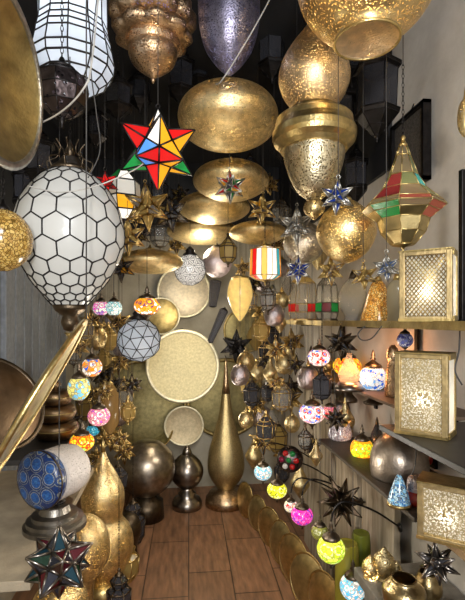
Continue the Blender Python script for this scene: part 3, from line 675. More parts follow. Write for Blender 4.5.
board('wall_shelf', 'short raw wood shelf carrying the lowest box lamp', .72, .995, .78, 1.19, Z3, .022, metal('raw_wood_shelf', (.30, .19, .09), .7, 12, .2, .3, metallic=0))
t = thing('display_counter', 'low counter along the right wall, holding the brass pots', 'counter', (.83, 1.18, 0))
ctm = plain('worn_grey_counter', (.20, .18, .15), .6)
MB().box((.005, 0, Z4-.02), (.31, .88, .04)).build('top', ctm, t, bev=.004); MB().box((.02, 0, (Z4-.04)/2), (.27, .84, Z4-.04)).build('cabinet', ctm, t)
# driftwood planks behind the hanging mosaic lamps
def drift():
    m, nt, b, out = mat('weathered_plank'); L = nt.links.new
    tc = N(nt, 'ShaderNodeTexCoord'); mp = N(nt, 'ShaderNodeMapping'); mp.inputs['Scale'].default_value = (14, 14, 1.2); L(tc.outputs['Object'], mp.inputs['Vector'])
    no = N(nt, 'ShaderNodeTexNoise', Scale=2.2, Detail=8.0); L(mp.outputs[0], no.inputs['Vector'])
    r = ramp(nt, [(.3, (.20, .16, .11)), (.55, (.40, .34, .25)), (.75, (.55, .48, .38))]); L(no.outputs['Fac'], r.inputs['Fac']); L(r.outputs['Color'], b.inputs['Base Color']); b.inputs['Roughness'].default_value = .8
    bp = N(nt, 'ShaderNodeBump', Strength=.6, Distance=.01); L(no.outputs['Fac'], bp.inputs['Height']); L(bp.outputs['Normal'], b.inputs['Normal']); return m
dm = drift()
for lb, y0, y1, x, h in (('weathered grey plank below the lower right shelf, beside the near yellow-green lamp', 1.75, 2.08, .93, .90), ('weathered plank behind the magenta mosaic lamp', 2.12, 2.42, .92, .93), ('weathered plank farther back, behind the small yellow mosaic lamp', 2.46, 3.0, .91, 1.12)):
    mb = MB(); n = 9
    for j in range(n):
        z0, z1 = h*j/n, h*(j+1)/n
    vs = []; 
    for j in range(n+1):
        w = .012*math.sin(j*1.7+y0*9); 
        for (xx, yy) in ((x-.014, y0+w), (x-.014, y1+w*.6), (x+.014, y1+w*.6), (x+.014, y0+w)): vs.append((xx+.004*math.sin(j*2.1), yy, h*j/n))
    fs = [(j*4+k, j*4+(k+1) % 4, j*4+4+(k+1) % 4, j*4+4+k) for j in range(n) for k in range(4)]+[(3, 2, 1, 0), tuple(n*4+k for k in range(4))]
    mb.add(vs, fs, 0, False); tag(mb.build('weathered_plank', dm, bev=0), lb, 'plank')

# box lamps -----------------------------------------------------------------
diff = pane('lamp_diffuser', (.92, .88, .78), .45, .4, 1, .6)
def box_lamp(label, px, yt, yb, d, w, dep, turn, kind, zs, power):
    u = d/F; p = P(px, 320, d); W, H, D = w*u, (yb-yt)*u, dep
    ray = Vector((p.x, p.y, 0)).normalized(); face = -ray; face.rotate(Matrix.Rotation(turn, 3, 'Z'))   # facing direction
    zax = Vector((0, 0, 1)); xax = zax.cross(face).normalized()
    M = Matrix((xax, face, zax)).transposed()      # local x = right to left, y = towards viewer
    t = thing('box_lamp', label, 'lamp', (p.x, p.y, zs), M=M)
    b = W*.11
    mb = MB(); mb.box((-W/2+b/2, D/2, H/2), (b, .012, H)).box((W/2-b/2, D/2, H/2), (b, .012, H)).box((0, D/2, H-b/2), (W-2*b, .012, b)).box((0, D/2, b/2), (W-2*b, .012, b)); mb.build('front_frame', metal('matte_brass', (.50, .38, .19), .5, 40, .15), t, bev=.0015)
    MB().add([(sx*(W/2-b+.002), D/2-.014, H/2+sz*(H/2-b+.002)) for sx, sz in ((-1, -1), (1, -1), (1, 1), (-1, 1))], [(0, 1, 2, 3)], 0, False).build('diffuser', diff, t)
    if kind == 'lattice':
        mb = MB(); iw, ih = W/2-b, H/2-b; s = iw/4.6
        for sg in (-1, 1):
            for k in range(-16, 17):
                c0 = k*s; pts = []
                # line z = sg*1.25*x + c
                for xx in (-iw, iw):
                    z = sg*1.25*xx+c0*1.25
                    if abs(z) <= ih: pts.append((xx, z))
                for zz in (-ih, ih):
                    xx = (zz-c0*1.25)/(sg*1.25)
                    if abs(xx) < iw: pts.append((xx, zz))
                if len(pts) >= 2: mb.tube([(pts[0][0], D/2+.001, H/2+pts[0][1]), (pts[1][0], D/2+.001, H/2+pts[1][1])], .0021, 4)
        mb.build('lattice', brass, t)
    else:
        MB().box((0, D/2-.003, H/2), (W-2*b+.002, .003, H-2*b+.002)).build('pierced_panel', metal('arabesque_panel', (.66, .55, .32), .45, 60, .2, .2, holes=.56, hscale=230), t)
        MB().lathe([(.004, 0), (.004, .003), (0, .004)], 10, M=Matrix.Translation((0, D/2+.003, H/2)) @ Matrix.Rotation(-PI/2, 4, 'X')).build('boss', brass, t)
    for s in (-1, 1):
        mb = MB(); x = s*W/2
        mb.box((x, -D/2+.006, H/2), (.006, .012, H)).box((x, 0, .008), (.006, D-.02, .016)).box((x, 0, H-.008), (.006, D-.02, .016)); mb.build('side_frame', brass_dull, t)
        MB().add([(x, sy*(D/2-.01), H/2+sz*(H/2-.015)) for sy, sz in ((-1, -1), (1, -1), (1, 1), (-1, 1))], [(0, 1, 2, 3)], 0, False).build('side_diffuser', diff, t)
    mb = MB(); mb.box((0, 0, H-.002), (W+.004, D+.012, .006)).build('top_plate', brass_dull, t); MB().box((0, 0, .004), (W+.004, D+.014, .008)).build('bottom_plate', brass, t)
    MB().box((0, -D/2+.003, H/2), (W-.01, .004, H-.02)).build('back_plate', brass_dull, t)
    MB().lathe([(.010, .008), (.010, .02), (.006, .03)], 12).build('socket', iron, t)
    MB().ball((0, D*.12, H*.42), .012, 12).build('light_bulb', bulb_w, t)
    point(Vector((p.x, p.y, zs+H*.42))+face*(D*.17), power*1.6, (1, .9, .72), .008)
    return t
box_lamp('brass box lamp with a diamond lattice front, on the top right shelf', 428, 249, 319, 1.20, 48, .075, -.18, 'lattice', Z1+.001, .9)
box_lamp('largest box lamp, finely pierced brass front, second down at the right', 425, 352, 433, 1.20, 49, .08, -.26, 'pierced', Z2+.001, 1.0)
box_lamp('lowest box lamp with a pierced front, cut by the right edge', 447, 476, 533, 1.18, 50, .08, -.12, 'pierced', Z3+.001, .9)

# things standing on the right-hand shelves ----------------------------------
def on(px, X): return DX(px, X)
ST = standing
ST('amber glowing cone lamp on the top right shelf, left of the lattice box lamp', 378, on(378, .80), [(279, 4), (283, 7), (296, 11), (310, 15), (319, 17)], mosaic('amber_mosaic', [(.85, .42, .07), (.75, .33, .05), (.9, .6, .2), (.6, .25, .05)], .28, 110, 50), 'cone_lamp', cap=[(272, 1), (276, 3), (279, 4.2)], footm=brass, zfloor=Z1+.001)
ST('pale clear glass cylinder lamp between the amber cone and the lattice box lamp', 397, on(397, .80), [(278, 4), (284, 9), (300, 10), (312, 9), (319, 10)], pane('pale_gold_glass', (.55, .48, .32), .08, .08, .7, .3), 'cylinder_lamp', cap=[(270, 1), (274, 3), (278, 4.2)], footm=brass, zfloor=Z1+.001)
ST('round clear glass lamp with a white bulb, left of the amber cone', 353, on(353, .80), [(277, 4), (282, 9), (294, 14), (306, 13), (314, 8), (319, 9)], glass_clear, 'globe_lamp', cap=[(268, 1), (273, 3.5), (277, 4.5)], footm=iron_br, zfloor=Z1+.001)
point(P(353, 294, on(353, .80)), .12)
faceted('clear brass-edged glass lantern with a red band, on the top shelf', 303, 301, on(303, .80), [(276, 5), (283, 13), (304, 15), (312, 15), (319, 13)], 8, [glass_clear, g_red, g_gold], lambda j, i: [0, 0, 0, 1][min(j, 3)] if j == 2 and i % 2 else (2 if j == 0 else (1 if j == 2 else 0)), goldwire, 'banded_glass_lantern', hang=False, stand=True, bulb=.25)
faceted('dark red and green glass lantern beside the red-banded one', 327, 301, on(327, .80), [(278, 4), (285, 10), (303, 12), (312, 12), (319, 10)], 8, [glass_clear, g_green, pane('dark_wine_glass', (.14, .015, .02))], lambda j, i: (1+i % 2) if j == 2 else 0, iron_br, 'banded_glass_lantern', hang=False, stand=True, bulb=.15)
ST('clear glass bottle lamp at the far end of the top shelf, under the blue star', 273, on(273, .67), [(290, 3), (296, 8), (306, 11), (316, 10), (320, 9)], glass_clear, 'globe_lamp', cap=[(284, 1), (288, 3), (291, 3.5)], footm=silverwire, zfloor=Z1+.001)
# mosaic lamps
for q, pw in (((350, 372, on(350, .80)-.1), 1.3), ((366, 449, on(366, .86)), 0.7), ((378, 352, on(378, .86)), 0.8)): point(P(*q), pw, (1, .42, .16), .03)  # orange fill added near the orange lamps to tint the wall, not their bulbs
M_blue = mosaic('blue_white_mosaic', [BL, (.6, .75, .9), WH, (.15, .4, .8), (.8, .88, .95)], 1.1, 75, 16)
M_orange = mosaic('orange_mosaic', [OR, YE, RE, (.9, .4, .05), YE], 1.7, 70, 22)
M_redwh = mosaic('red_white_mosaic', [BL, RE, WH, PI_, (.95, .7, .6)], 1.5, 80, 20)
M_pinkwh = mosaic('pink_white_mosaic', [PI_, WH, MG, (.3, .1, .5), WH], 1.1, 80, 24)
M_lime = mosaic('lime_mosaic', [(.8, .9, .05), (.55, .8, .02), (.9, .95, .3), (.4, .65, .02), (.85, .9, .1)], 1.1, 55, 22)
M_yellow = mosaic('yellow_mosaic', [(.9, .85, .03), (.7, .75, .02), (.9, .9, .35), (.6, .6, .02)], 1.3, 75, 30)
M_mag = mosaic('magenta_mosaic', [MG, (.65, .02, .45), (.9, .15, .5), (.2, .05, .5), (.85, .05, .35)], 1.1, 70, 22)
M_aqua = mosaic('aqua_white_mosaic', [AQ, WH, (.1, .5, .75), (.8, .85, .9), WH], 1.0, 70, 26)
M_cream = mosaic('cream_mosaic', [WH, (.9, .75, .45), RE, (.8, .7, .5), WH], .8, 75, 26)
ML = mosaic_lamp
ML('blue and white mosaic lamp with a dark crown, on the middle right shelf', 373, 378, on(373, .87), 13.5, M_blue, 'stand', .98, foot=1.0)
ML('orange and yellow mosaic lamp with dark spire, behind the glass jug', 347, 366, on(347, .91), 14, M_orange, 'stand', .75, foot=1.9)
ML('red and white mosaic lamp with a blue flower, left of the orange mosaic lamp', 319, 357, on(319, .70), 11, M_redwh, 'hang', .85)
ML('orange mosaic lamp with a green stripe, in front of the dark dome shade', 362, 449, on(362, .80), 11.5, mosaic('fire_mosaic', [OR, YE, (.3, .7, .05), OR, YE], 1.6, 60, 24), 'stand', 1.0, foot=.95)
ML('pink-white mosaic lamp with a blue flower, hanging mid-right above the red disc lantern', 312, 413, on(312, .64), 13, M_redwh, 'hang', .8)
ML('small coral mosaic lamp beside the pink-white flower lamp', 330, 412, on(330, .84), 8, mosaic('coral_mosaic', [PI_, (.9, .45, .35), RE, PI_], .8, 80, 30), 'hang', .9)
ML('tiny blue mosaic lamp beneath the top right shelf, above the largest box lamp', 405, 340, on(405, .84), 8, mosaic('dim_blue_mosaic', [(.1, .12, .35), (.5, .5, .6), (.05, .05, .2), (.3, .3, .45)], .3, 90, 30), 'hang', .95, ceil=Z1-.02)
ML('large yellow-green mosaic lamp, nearest of those over the floor dishes', 331, 549, 1.75, 14, M_lime, .915, .95)
ML('magenta mosaic lamp on a bent arm, third in the row over the floor dishes', 302, 515, 2.1, 11, M_mag, .905, .85)
ML('small yellow mosaic lamp, second in the row over the floor dishes', 277, 490, 2.5, 10, M_yellow, .895, .8)
ML('aqua and cream mosaic lamp, farthest of the row over the floor dishes', 263, 472, 2.75, 9, M_aqua, .88, .9)
ML('cream mosaic lamp tucked behind the magenta one', 291, 506, 2.3, 7, M_cream, .905, .9)
ML('unlit olive mosaic lamp between the magenta and the near yellow-green lamps', 320, 532, 1.88, 9, mosaic('olive_mosaic', [(.35, .35, .08), (.5, .5, .3), (.2, .2, .05), (.4, .4, .1)], .12, 80, 30), 'hang', .9)
ML('aqua-white mosaic lamp at the bottom, right of the floor dishes', 353, 587, 1.78, 13, M_aqua, 'hang', 1.0)
for q in ((373, 578, 1.62), (384, 590, 1.62)): point(P(*q), .35, (1, .78, .45))
# jugs, domes and odds and ends
ST('clear glass jug lamp left of the blue and white mosaic lamp', 349, on(349, .76), [(374, 2), (380, 4), (386, 7), (395, 11), (402, 9), (405, 10)], glass_clear, 'glass_jug_lamp', foot=[(403, 10), (408, 14), (411, 14)], footm=pewter, zfloor=Z2+.001)
ST('copper wire lantern with a glass top, between the blue mosaic lamp and largest box lamp', 393, on(393, .88), [(366, 2), (371, 5), (378, 6), (384, 5), (396, 7), (412, 8), (417, 8)], copper_perf, 'wire_lantern', zfloor=Z2+.001)
ST('large dark dome shade with a soft glint, on the lower right shelf', 399, on(399, .83), [(443, 8), (446, 15), (453, 22), (464, 27), (476, 28), (486, 27)], metal('smoked_dome_metal', (.40, .34, .29), .38, 30, .15, .3), 'dome_lamp', zfloor=Z3+.001)
ST('triangular blue-speckled lamp in front of the dark dome shade', 399, on(399, .70), [(467, 2), (474, 5), (486, 9), (495, 11)], mosaic('blue_speckle', [(.03, .15, .4), (.2, .5, .75), (.03, .05, .1), (.5, .7, .8)], .35, 170, 60), 'cone_lamp', foot=[(494, 11), (497, 12)], footm=brass, zfloor=Z3+.001)
ST('small jar with red base and silver mosaic top, left of the lowest box lamp', 417, on(417, .76), [(474, 5), (478, 9), (488, 9.5), (490, 9)], silver_perf, 'jar_lamp', foot=[(489, 9.5), (500, 9.5), (503, 8.5)], footm=plain('red_lacquer', (.35, .03, .02), .2), zfloor=Z3+.001)
ST('grey patterned cone lamp below the small coral lamp', 340, on(340, .80), [(422, 2), (428, 5), (440, 9), (452, 12), (456, 9)], mosaic('grey_speckle', [(.4, .38, .42), (.6, .58, .6), (.25, .2, .22), (.5, .45, .5)], .12, 120, 50), 'cone_lamp', zfloor=Z3+.001)
faceted('dark iron glass lantern below the red and white mosaic lamp', 322, 388, on(322, .62), [(375, 4), (379, 9), (394, 9), (398, 6)], 6, [glass_smoke], lambda j, i: 0, iron, 'iron_lantern', ceil=CEIL, wire=.002)
star('brown iron star under the top right shelf, above the orange mosaic lamp', 341, 343, on(341, .66), 18, [iron_br, glass_smoke], iron_br, 12, .36, None, .06, ceil=Z1-.02)
star('brown star beneath the middle right shelf, over the grey cone lamp', 336, 419, on(336, .64), 13, [iron_br, glass_smoke], iron_br, 12, .36, None, .06)
star('large dark many-pointed iron star below the lower right shelf', 341, 502, 1.92, 24, [metal('rusty_brown_iron', (.13, .09, .06), .45, 30, .15), iron_br], iron_br, 20, .36, (.2, .1, .4), .04)
star('silver-edged dark star lying among the brass pots, bottom right', 437, 563, 1.22, 22, [glass_smoke, iron], pewter, 12, .36, None, .05)
star('thin gold-edged star above the aqua mosaic lamp, right of the tall vase', 263, 440, 2.95, 15, [glass_smoke, g_gold], goldwire, 12, .36, None, .05)
def disc_lantern():
    d = 2.3; u = d/F; loc = P(290, 459, d); R = 13*u
    t = thing('disc_lantern', 'round dark lantern with red and green glass spots, hanging above the yellow mosaic lamp', 'lantern', loc, M=frame_from(Vector((-.45, -.9, .1))))
    MB().lathe([(0, -R*.5), (R*.6, -R*.42), (R, -R*.1), (R, R*.1), (R*.6, R*.42), (0, R*.5)], 28).build('body', dark_perf, t)
    for k in range(6):
        a = k*PI/3; MB().lathe([(R*.22, 0), (R*.2, R*.08), (0, R*.14)], 12, M=Matrix.Translation((R*.55*math.cos(a), R*.55*math.sin(a), R*.42))).build('glass_spot', [g_red, g_green, g_red, pane('wine_glass', (.3, .02, .06)), g_white, g_red][k], t)
    MB().lathe([(R*.2, 0), (R*.18, R*.06), (0, R*.1)], 12, M=Matrix.Translation((0, 0, R*.48))).build('glass_spot', g_green, t)
    hang_cord(t, 0, p=Vector((0, R, 0)))
disc_lantern()
for lb, px, X, y0, y1, r, z, m_, nm in (
    ('small brass bottle lamp on the middle right shelf, left of the orange mosaic lamp', 328, .86, 362, 388, 6, Z2, brass_perf, 'bottle_lamp'),
    ('small silver pierced lamp at the far end of the middle right shelf', 311, .84, 356, 380, 6, Z2, silver_perf, 'bottle_lamp'),
    ('slim clear glass lamp on the middle right shelf, right of the copper wire lantern', 403, .90, 372, 410, 5, Z2, glass_clear, 'bottle_lamp'),
    ('brass onion-shaped lamp on the lower dark shelf, left of the green-striped orange lamp', 348, .90, 420, 448, 7, Z3, brass_perf, 'onion_lamp'),
    ('small smoky glass lamp on the lower dark shelf, behind the green-striped orange lamp', 377, .92, 425, 455, 6, Z3, glass_smoke, 'onion_lamp')):
    h = y1-y0; ST(lb, px, on(px, X), [(y0+h*.25, r*.3), (y0+h*.4, r*.6), (y0+h*.62, r), (y0+h*.82, r*.8), (y0+h*.92, r*.5), (y1, r*.75)], m_, nm, cap=[(y0, r*.05), (y0+h*.12, r*.22), (y0+h*.25, r*.32)], footm=iron_br, zfloor=z+.001)
# bottom right corner
pot_m = metal('aged_brass_pot', (.48, .36, .18), .28, 18, .12, .4); pot_s = metal('silvery_pot', (.45, .41, .35), .25, 18, .12, .4)
ST('rounded brass pot, largest of those at the bottom right', 404, 1.42, [(560, 12.5), (563, 13.5), (570, 20), (578, 21), (588, 18), (596, 12)], pot_m, 'brass_pot', 'pot', zfloor=Z4+.001, hole=True)
ST('smaller brass pot directly right of the largest one, bottom right', 428, 1.50, [(560, 9), (563, 10), (570, 13), (578, 13.5), (586, 10)], pot_m, 'brass_pot', 'pot', zfloor=Z4+.001, hole=True)
ST('dark-mouthed silvery pot at the bottom edge below the silver-edged star', 433, 1.20, [(583, 15), (586, 16), (594, 20), (606, 20), (622, 14)], pot_s, 'brass_pot', 'pot', zfloor=Z4+.001, hole=True)
ST('dark square-shouldered pot in the bottom right corner', 468, 1.13, [(585, 12), (588, 14), (600, 15), (620, 13)], iron_br, 'iron_pot', 'pot', zfloor=Z4+.001, hole=True)
ST('small brass jar at the right edge above the corner pot', 460, 1.32, [(562, 5), (566, 8), (574, 9), (582, 7), (592, 8)], pot_m, 'brass_jar', 'jar', zfloor=Z4+.001)
for lb, x, y, r in (('tiny gold pierced lantern behind the two gold ones at the bottom, nearest the planks', 396, 560, 6), ('small gold pierced lantern at the bottom, right of the aqua-white lamp', 370, 574, 8), ('gold pierced lantern with a pointed top, between the aqua-white lamp and the largest pot', 384, 592, 11)):
    ST(lb, x, 1.62, [(y-r*1.5, 1), (y-r, r*.5), (y-r*.5, r*.9), (y+r*.3, r), (y+r, r*.7), (y+r*1.3, r*.8)], gold_perf, 'gold_lantern', 'lantern', zfloor=Z4+.001)
gy = pane('bottle_green_glass', (.20, .22, .03), 0, .08, 1, .3)
ST('tall green-gold glass cylinder vase standing behind the near yellow-green lamp', 347, 1.93, [(510, 8), (514, 11), (560, 12), (640, 11)], pane('green_gold_glass', (.35, .30, .04), 0, .08, 1, .3), 'cylinder_vase', 'vase', zfloor=.0)
ST('dark green cylinder vase right of the green-gold one', 361, 2.0, [(522, 6), (526, 9), (570, 9.5), (650, 9)], gy, 'cylinder_vase', 'vase', zfloor=.0)
# odd pieces on the right wall
t = thing('black_framed_panel', 'black framed dark panel hung on the right wall behind the spindle lantern', 'panel', (.985, 1.72, 2.25)); MB().box((-.012, 0, 0), (.02, .24, .28)).build('panel', metal('speckled_dark_panel', (.09, .08, .07), .5, 120, .4, .6, metallic=.3), t)
mb = MB(); mb.box((-.02, -.125, 0), (.034, .014, .31)).box((-.02, .125, 0), (.034, .014, .31)).box((-.02, 0, .148), (.034, .264, .014)).box((-.02, 0, -.148), (.034, .264, .014)); mb.build('frame', iron, t)
MB().tube([(-.02, 0, .15), (.0, 0, .2)], .003).build('hanging_hook', iron, t)
t = thing('black_post', 'black upright post at the right edge above the lattice box lamp', 'post', (*P(463, 320, 1.29).xy, Z1)); MB().box((0, 0, .225), (.018, .018, .44)).build('post', iron, t, bev=.002); MB().box((0, 0, .003), (.05, .05, .006)).build('base', iron, t)
S('gold pierced finial lamp cut by the right edge, high above the box lamps', 466, 118, 1.22, [(98, 2), (104, 6), (116, 8), (128, 7), (136, 3)], gold_perf, name='pierced_pendant_lamp', chain=False)
t = thing('red_wall_knob', 'small red ring-shaped knob on the white wall above the lowest box lamp', 'knob', (.985, DX(431, .985)*math.cos(TH)-(431-232.5)/F*DX(431, .985)*math.sin(TH), CZ+(320-457)/F*DX(431, .985)))
MB().lathe([(.012, 0), (.024, .004), (.026, .010), (.018, .014), (.010, .012), (0, .012)], 20, M=Matrix.Rotation(-PI/2, 4, 'Y') @ Matrix.Diagonal((1.2, .8, 1, 1))).build('ring', plain('red_plastic', (.45, .03, .02), .35), t)
MB().box((.006, 0, 0), (.012, .05, .08)).build('mount_plate', iron, t)

# ------------------------------------------------------------------ left side
disc('big brass dish with a grey outer rim, at the upper left edge', 4, 76, .90, 90, tilt_n(4, 76, (1, .05), .44), brass_dull, metal('grey_brass_rim', (.42, .40, .36), .4), .25, 'brass_dish', 'dish', hang=True, rimw=.10)
disc('long brass dish seen edge-on, slanting up across the lower left', 39, 400, 1.0, 93, tilt_n(39, 400, (.90, .43), .055), metal('grey_gold_dish', (.40, .34, .17), .3, 25, .15, .4), brass, .07, 'brass_dish', 'dish', hang=True)
disc('brown coppery dish behind the slanting edge-on dish, left edge', -6, 402, 1.34, 54, tilt_n(-6, 402, (.55, -.5), .80), metal('brown_copper_dish', (.20, .14, .09), .42, 20, .1, .35), iron_br, .15, 'copper_dish', 'dish', hang=True, dome=True)
board('wall_shelf', 'black shelf on the left wall under the stacked brown bowls', -.885, -.45, 1.72, 2.25, 1.03, .02, wood_dark)
board('wall_shelf', 'lower ledge on the left wall under the stepped round pedestal', -.885, -.42, 1.35, 2.35, .79, .03, metal('pale_wood_ledge', (.40, .33, .23), .7, 12, .2, .25, metallic=0))
# stacked bowls on the black shelf: three of them
bowl_m = metal('brown_bowl', (.20, .13, .07), .4, 30, .15, .3)
u_ = 2.2/F; p = P(56, 320, 1.93); z = 1.031
for lb, r, h in (('lowest and widest of three stacked brown bowls on the black left shelf', 19, 15), ('middle of three stacked brown bowls on the left shelf', 17, 14), ('topmost of three stacked brown bowls on the left shelf, with a knob', 14, 13)):
    t = thing('brown_bowl', lb, 'bowl', (p.x, p.y, z), 'stacked brown bowls'); R, H = r*u_, h*u_
    MB().lathe([(R*.6, 0), (R*.85, H*.15), (R, H*.5), (R*.97, H*.8), (R*.80, H*.99)], 32).build('body', bowl_m, t)
    MB().ring(R*.98, H*.6, .0025, 32).build('rim_band', brass_dull, t)
    if r == 14: MB().lathe([(R*.3, H*.99), (R*.2, H*1.25), (R*.35, H*1.4), (0, H*1.7)], 16).build('knob', bowl_m, t)
    z += H+.0005
ST('small copper pot beneath the black left shelf, behind the white drum', 50, 2.15, [(436, 12), (440, 15), (452, 14), (462, 10), (505, 9)], copper_perf, 'copper_pot', 'pot', zfloor=.791)
# stepped pedestal and the blue mosaic drum lamp lying on it
u_ = 1.62/F; p = P(55, 320, 1.62)
t = thing('stepped_pedestal', 'stepped round pedestal with grey rings under the blue mosaic lamp, on the left ledge', 'pedestal', (p.x, p.y, .791))
gr = metal('grey_ring_metal', (.30, .28, .25), .4, 20, .1)
MB().lathe([(30*u_, 0), (30*u_, 4*u_), (27*u_, 5*u_), (27*u_, 9*u_), (22*u_, 10*u_), (22*u_, 14*u_), (15*u_, 15*u_), (13*u_, 21*u_), (17*u_, 24*u_)], 40, smooth=False).build('steps', gr, t)
MB().lathe([(10*u_, 24*u_), (10*u_, 26*u_)], 24).build('top', iron, t)
d = 1.5; u = d/F; ax = (RT*.40+FW*1.0-UP*.02).normalized(); c = P(37, 481, d)
t = thing('mosaic_drum_lamp', 'lying drum lamp with blue mosaic disc and white pierced drum, above the stepped pedestal', 'mosaic lamp', c, M=frame_from(-ax))
def rosettes():
    m, nt, b, out = mat('blue_rosette_mosaic'); L = nt.links.new
    tc = N(nt, 'ShaderNodeTexCoord'); v = N(nt, 'ShaderNodeTexVoronoi', Scale=19.0, Randomness=.35); L(tc.outputs['Object'], v.inputs['Vector'])
    r = ramp(nt, [(0, (.04, .16, .42)), (.12, (.02, .11, .36)), (.36, (.30, .32, .30)), (.41, (.012, .045, .17)), (.5, (.22, .24, .24)), (.54, (.012, .04, .16))], 'CONSTANT'); L(v.outputs['Distance'], r.inputs['Fac'])
    no = N(nt, 'ShaderNodeTexVoronoi', Scale=150.0); L(tc.outputs['Object'], no.inputs['Vector']); q = ramp(nt, [(.2, (1.1, 1.1, 1.1)), (.7, (.6, .6, .65))]); L(no.outputs['Distance'], q.inputs['Fac'])
    mx = N(nt, 'ShaderNodeMix', data_type='RGBA', blend_type='MULTIPLY'); mx.inputs[0].default_value = 1; L(r.outputs[0], mx.inputs[6]); L(q.outputs[0], mx.inputs[7])
    L(mx.outputs[2], b.inputs['Base Color']); b.inputs['Roughness'].default_value = .3; return m
m_bl = rosettes()
MB().lathe([(0, 5*u), (14*u, 4.2*u), (24*u, 2*u), (29*u, -2*u), (29.5*u, -6*u), (27*u, -12*u)], 44).build('mosaic_disc', m_bl, t)
MB().ring(29.3*u, -3*u, .003, 44).build('rim', iron_br, t)
m_wh = metal('white_pierced_drum', (.55, .51, .49), .5, 60, .3, .1, holes=.2, hscale=150, metallic=0)
MB().lathe([(26.5*u, -12*u), (27*u, -18*u), (27*u, -40*u), (25*u, -50*u), (15*u, -56*u), (0, -58*u)], 40).build('pierced_drum', m_wh, t)
hang_cord(t, 0, p=Vector((0, 26.9*u, -30*u)))
star('lower left star lantern of dark red, green and teal glass with grey edges', 59, 562, 1.3, 36, [pane('dark_red_glass', (.16, .015, .02)), pane('dark_green_glass', (.02, .06, .03)), pane('dark_slate_glass', (.06, .06, .08)), pane('dark_teal_glass', (.015, .07, .10)), pane('brown_glass', (.10, .05, .03)), glass_smoke], pewter, 12, .54, (.1,), .05)
# gourd floor lamps
gl = dict(zfloor=0.001)
ST('tall gold pierced gourd floor lamp with a pointed top, left of the aisle', 103, 2.42, [(452, 2.5), (462, 6), (474, 13), (490, 20), (502, 21), (514, 19), (520, 20), (530, 27), (545, 30), (560, 27), (574, 18), (582, 12)], gold_perf, 'gourd_floor_lamp', foot=[(580, 12), (586, 16), (602, 18)], footm=brass, cap=[(438, .8), (446, 2), (453, 2.6)], **gl)
point(P(103, 540, 2.42), .5); point(P(103, 492, 2.42), .3)
ST('gold pierced floor lamp in front of the tall gourd lamp, behind the lower left star', 84, 2.05, [(515, 4), (521, 14), (532, 22), (545, 25), (560, 24), (574, 16), (582, 10), (640, 9)], gold_perf, 'gourd_floor_lamp', foot=[(640, 9), (648, 16), (653, 18)], footm=brass, **gl)
point(P(84, 547, 2.05), .4)
ST('gold pierced dome lamp cut by the bottom edge, under the lower left star', 60, 1.75, [(581, 6), (585, 16), (594, 24), (606, 27), (620, 22), (630, 12), (700, 10)], gold_perf, 'dome_floor_lamp', foot=[(700, 10), (704, 22), (710, 24)], footm=brass, **gl)
point(P(60, 604, 1.75), .4)
ST('dull gold upright vase at the bottom left edge', 17, 1.2, [(556, 4), (566, 10), (590, 14), (630, 15), (700, 11), (760, 12)], brass_dull, 'tall_vase', 'vase', **gl)
for lb, x, y, d, w, h in (('small gold caged lantern on the left of the aisle floor, beside the gourd lamp', 126, 563, 2.45, 13, 20), ('dark caged lantern behind the gold caged one, beneath the smoky ball lamp', 133, 525, 2.95, 12, 22), ('dark bronze caged lantern at the bottom edge left of the aisle', 119, 597, 2.15, 12, 22)):
    g = goldwire if 'gold caged lantern on' in lb else iron_br
    faceted(lb, x, y, d, [(y-h, w*.3), (y-h*.75, w*.7), (y-h*.45, w*.5), (y-h*.3, w), (y+h*.5, w*.9), (y+h*.8, w*.6)], 6, [g_gold if g is goldwire else glass_smoke], lambda j, i: 0, g, 'caged_lantern', wire=.004, bulb=0, finial=False, ceil=CEIL)
ST('dark low urn on the aisle floor below the smoky ball lamp', 128, 2.75, [(512, 6), (518, 11), (530, 13), (545, 9), (566, 11)], iron_br, 'urn', 'urn', zfloor=.001)
# mosaic lamps of the left
ML('orange barrel mosaic lamp with a yellow flower, hanging before the back trays', 147, 306, 2.02, 13, mosaic('orange_barrel_mosaic', [YE, (.1, .05, .1), OR, WH, (.95, .3, .03)], 1.5, 62, 18), 'hang', .72)
ML('small pink and violet mosaic lamp touching the pale aqua one, below the honeycomb lamp', 101, 308, 2.25, 8, M_pinkwh, 'hang', .95)
ML('pale aqua mosaic lamp below the right side of the honeycomb lamp', 114, 308, 2.1, 8, mosaic('pale_aqua_mosaic', [(.45, .75, .75), (.6, .8, .75), WH, (.3, .65, .7)], .9, 70, 30), 'hang', .98)
ML('white, blue and orange mosaic lamp above the yellow one, right of the slanting dish', 92, 367, 2.05, 10, mosaic('white_blue_orange_mosaic', [BL, WH, OR, WH, (.85, .5, .2)], 1.1, 55, 20), 'hang', 1.0)
ML('yellow and sky-blue mosaic lamp right of the stacked brown bowls', 79, 388, 1.75, 11, mosaic('yellow_sky_mosaic', [(.9, .8, .2), (.75, .65, .08), (.2, .55, .8), (.85, .75, .3)], .8, 60, 18), 'hang', 1.15)
ML('pink flower mosaic lamp on the left, above the orange-red one', 99, 416, 2.2, 11, mosaic('pink_flower_mosaic', [(.5, .1, .5), WH, PI_, (.95, .65, .5), (.8, .25, .3)], 1.2, 75, 18), 'hang', .9)
ML('orange-red mosaic lamp on the left, just above the white pierced drum', 82, 442, 1.85, 12, mosaic('red_orange_mosaic', [OR, YE, RE, (.4, .75, .1), OR], 1.5, 62, 22), 'hang', .8)
ML('small turquoise mosaic lamp resting over the orange-red one', 93, 430, 2.32, 6.5, mosaic('turquoise_mosaic', [(.05, .45, .6), (.2, .6, .7), (.03, .3, .45)], .7, 80, 30), 'hang', .9)
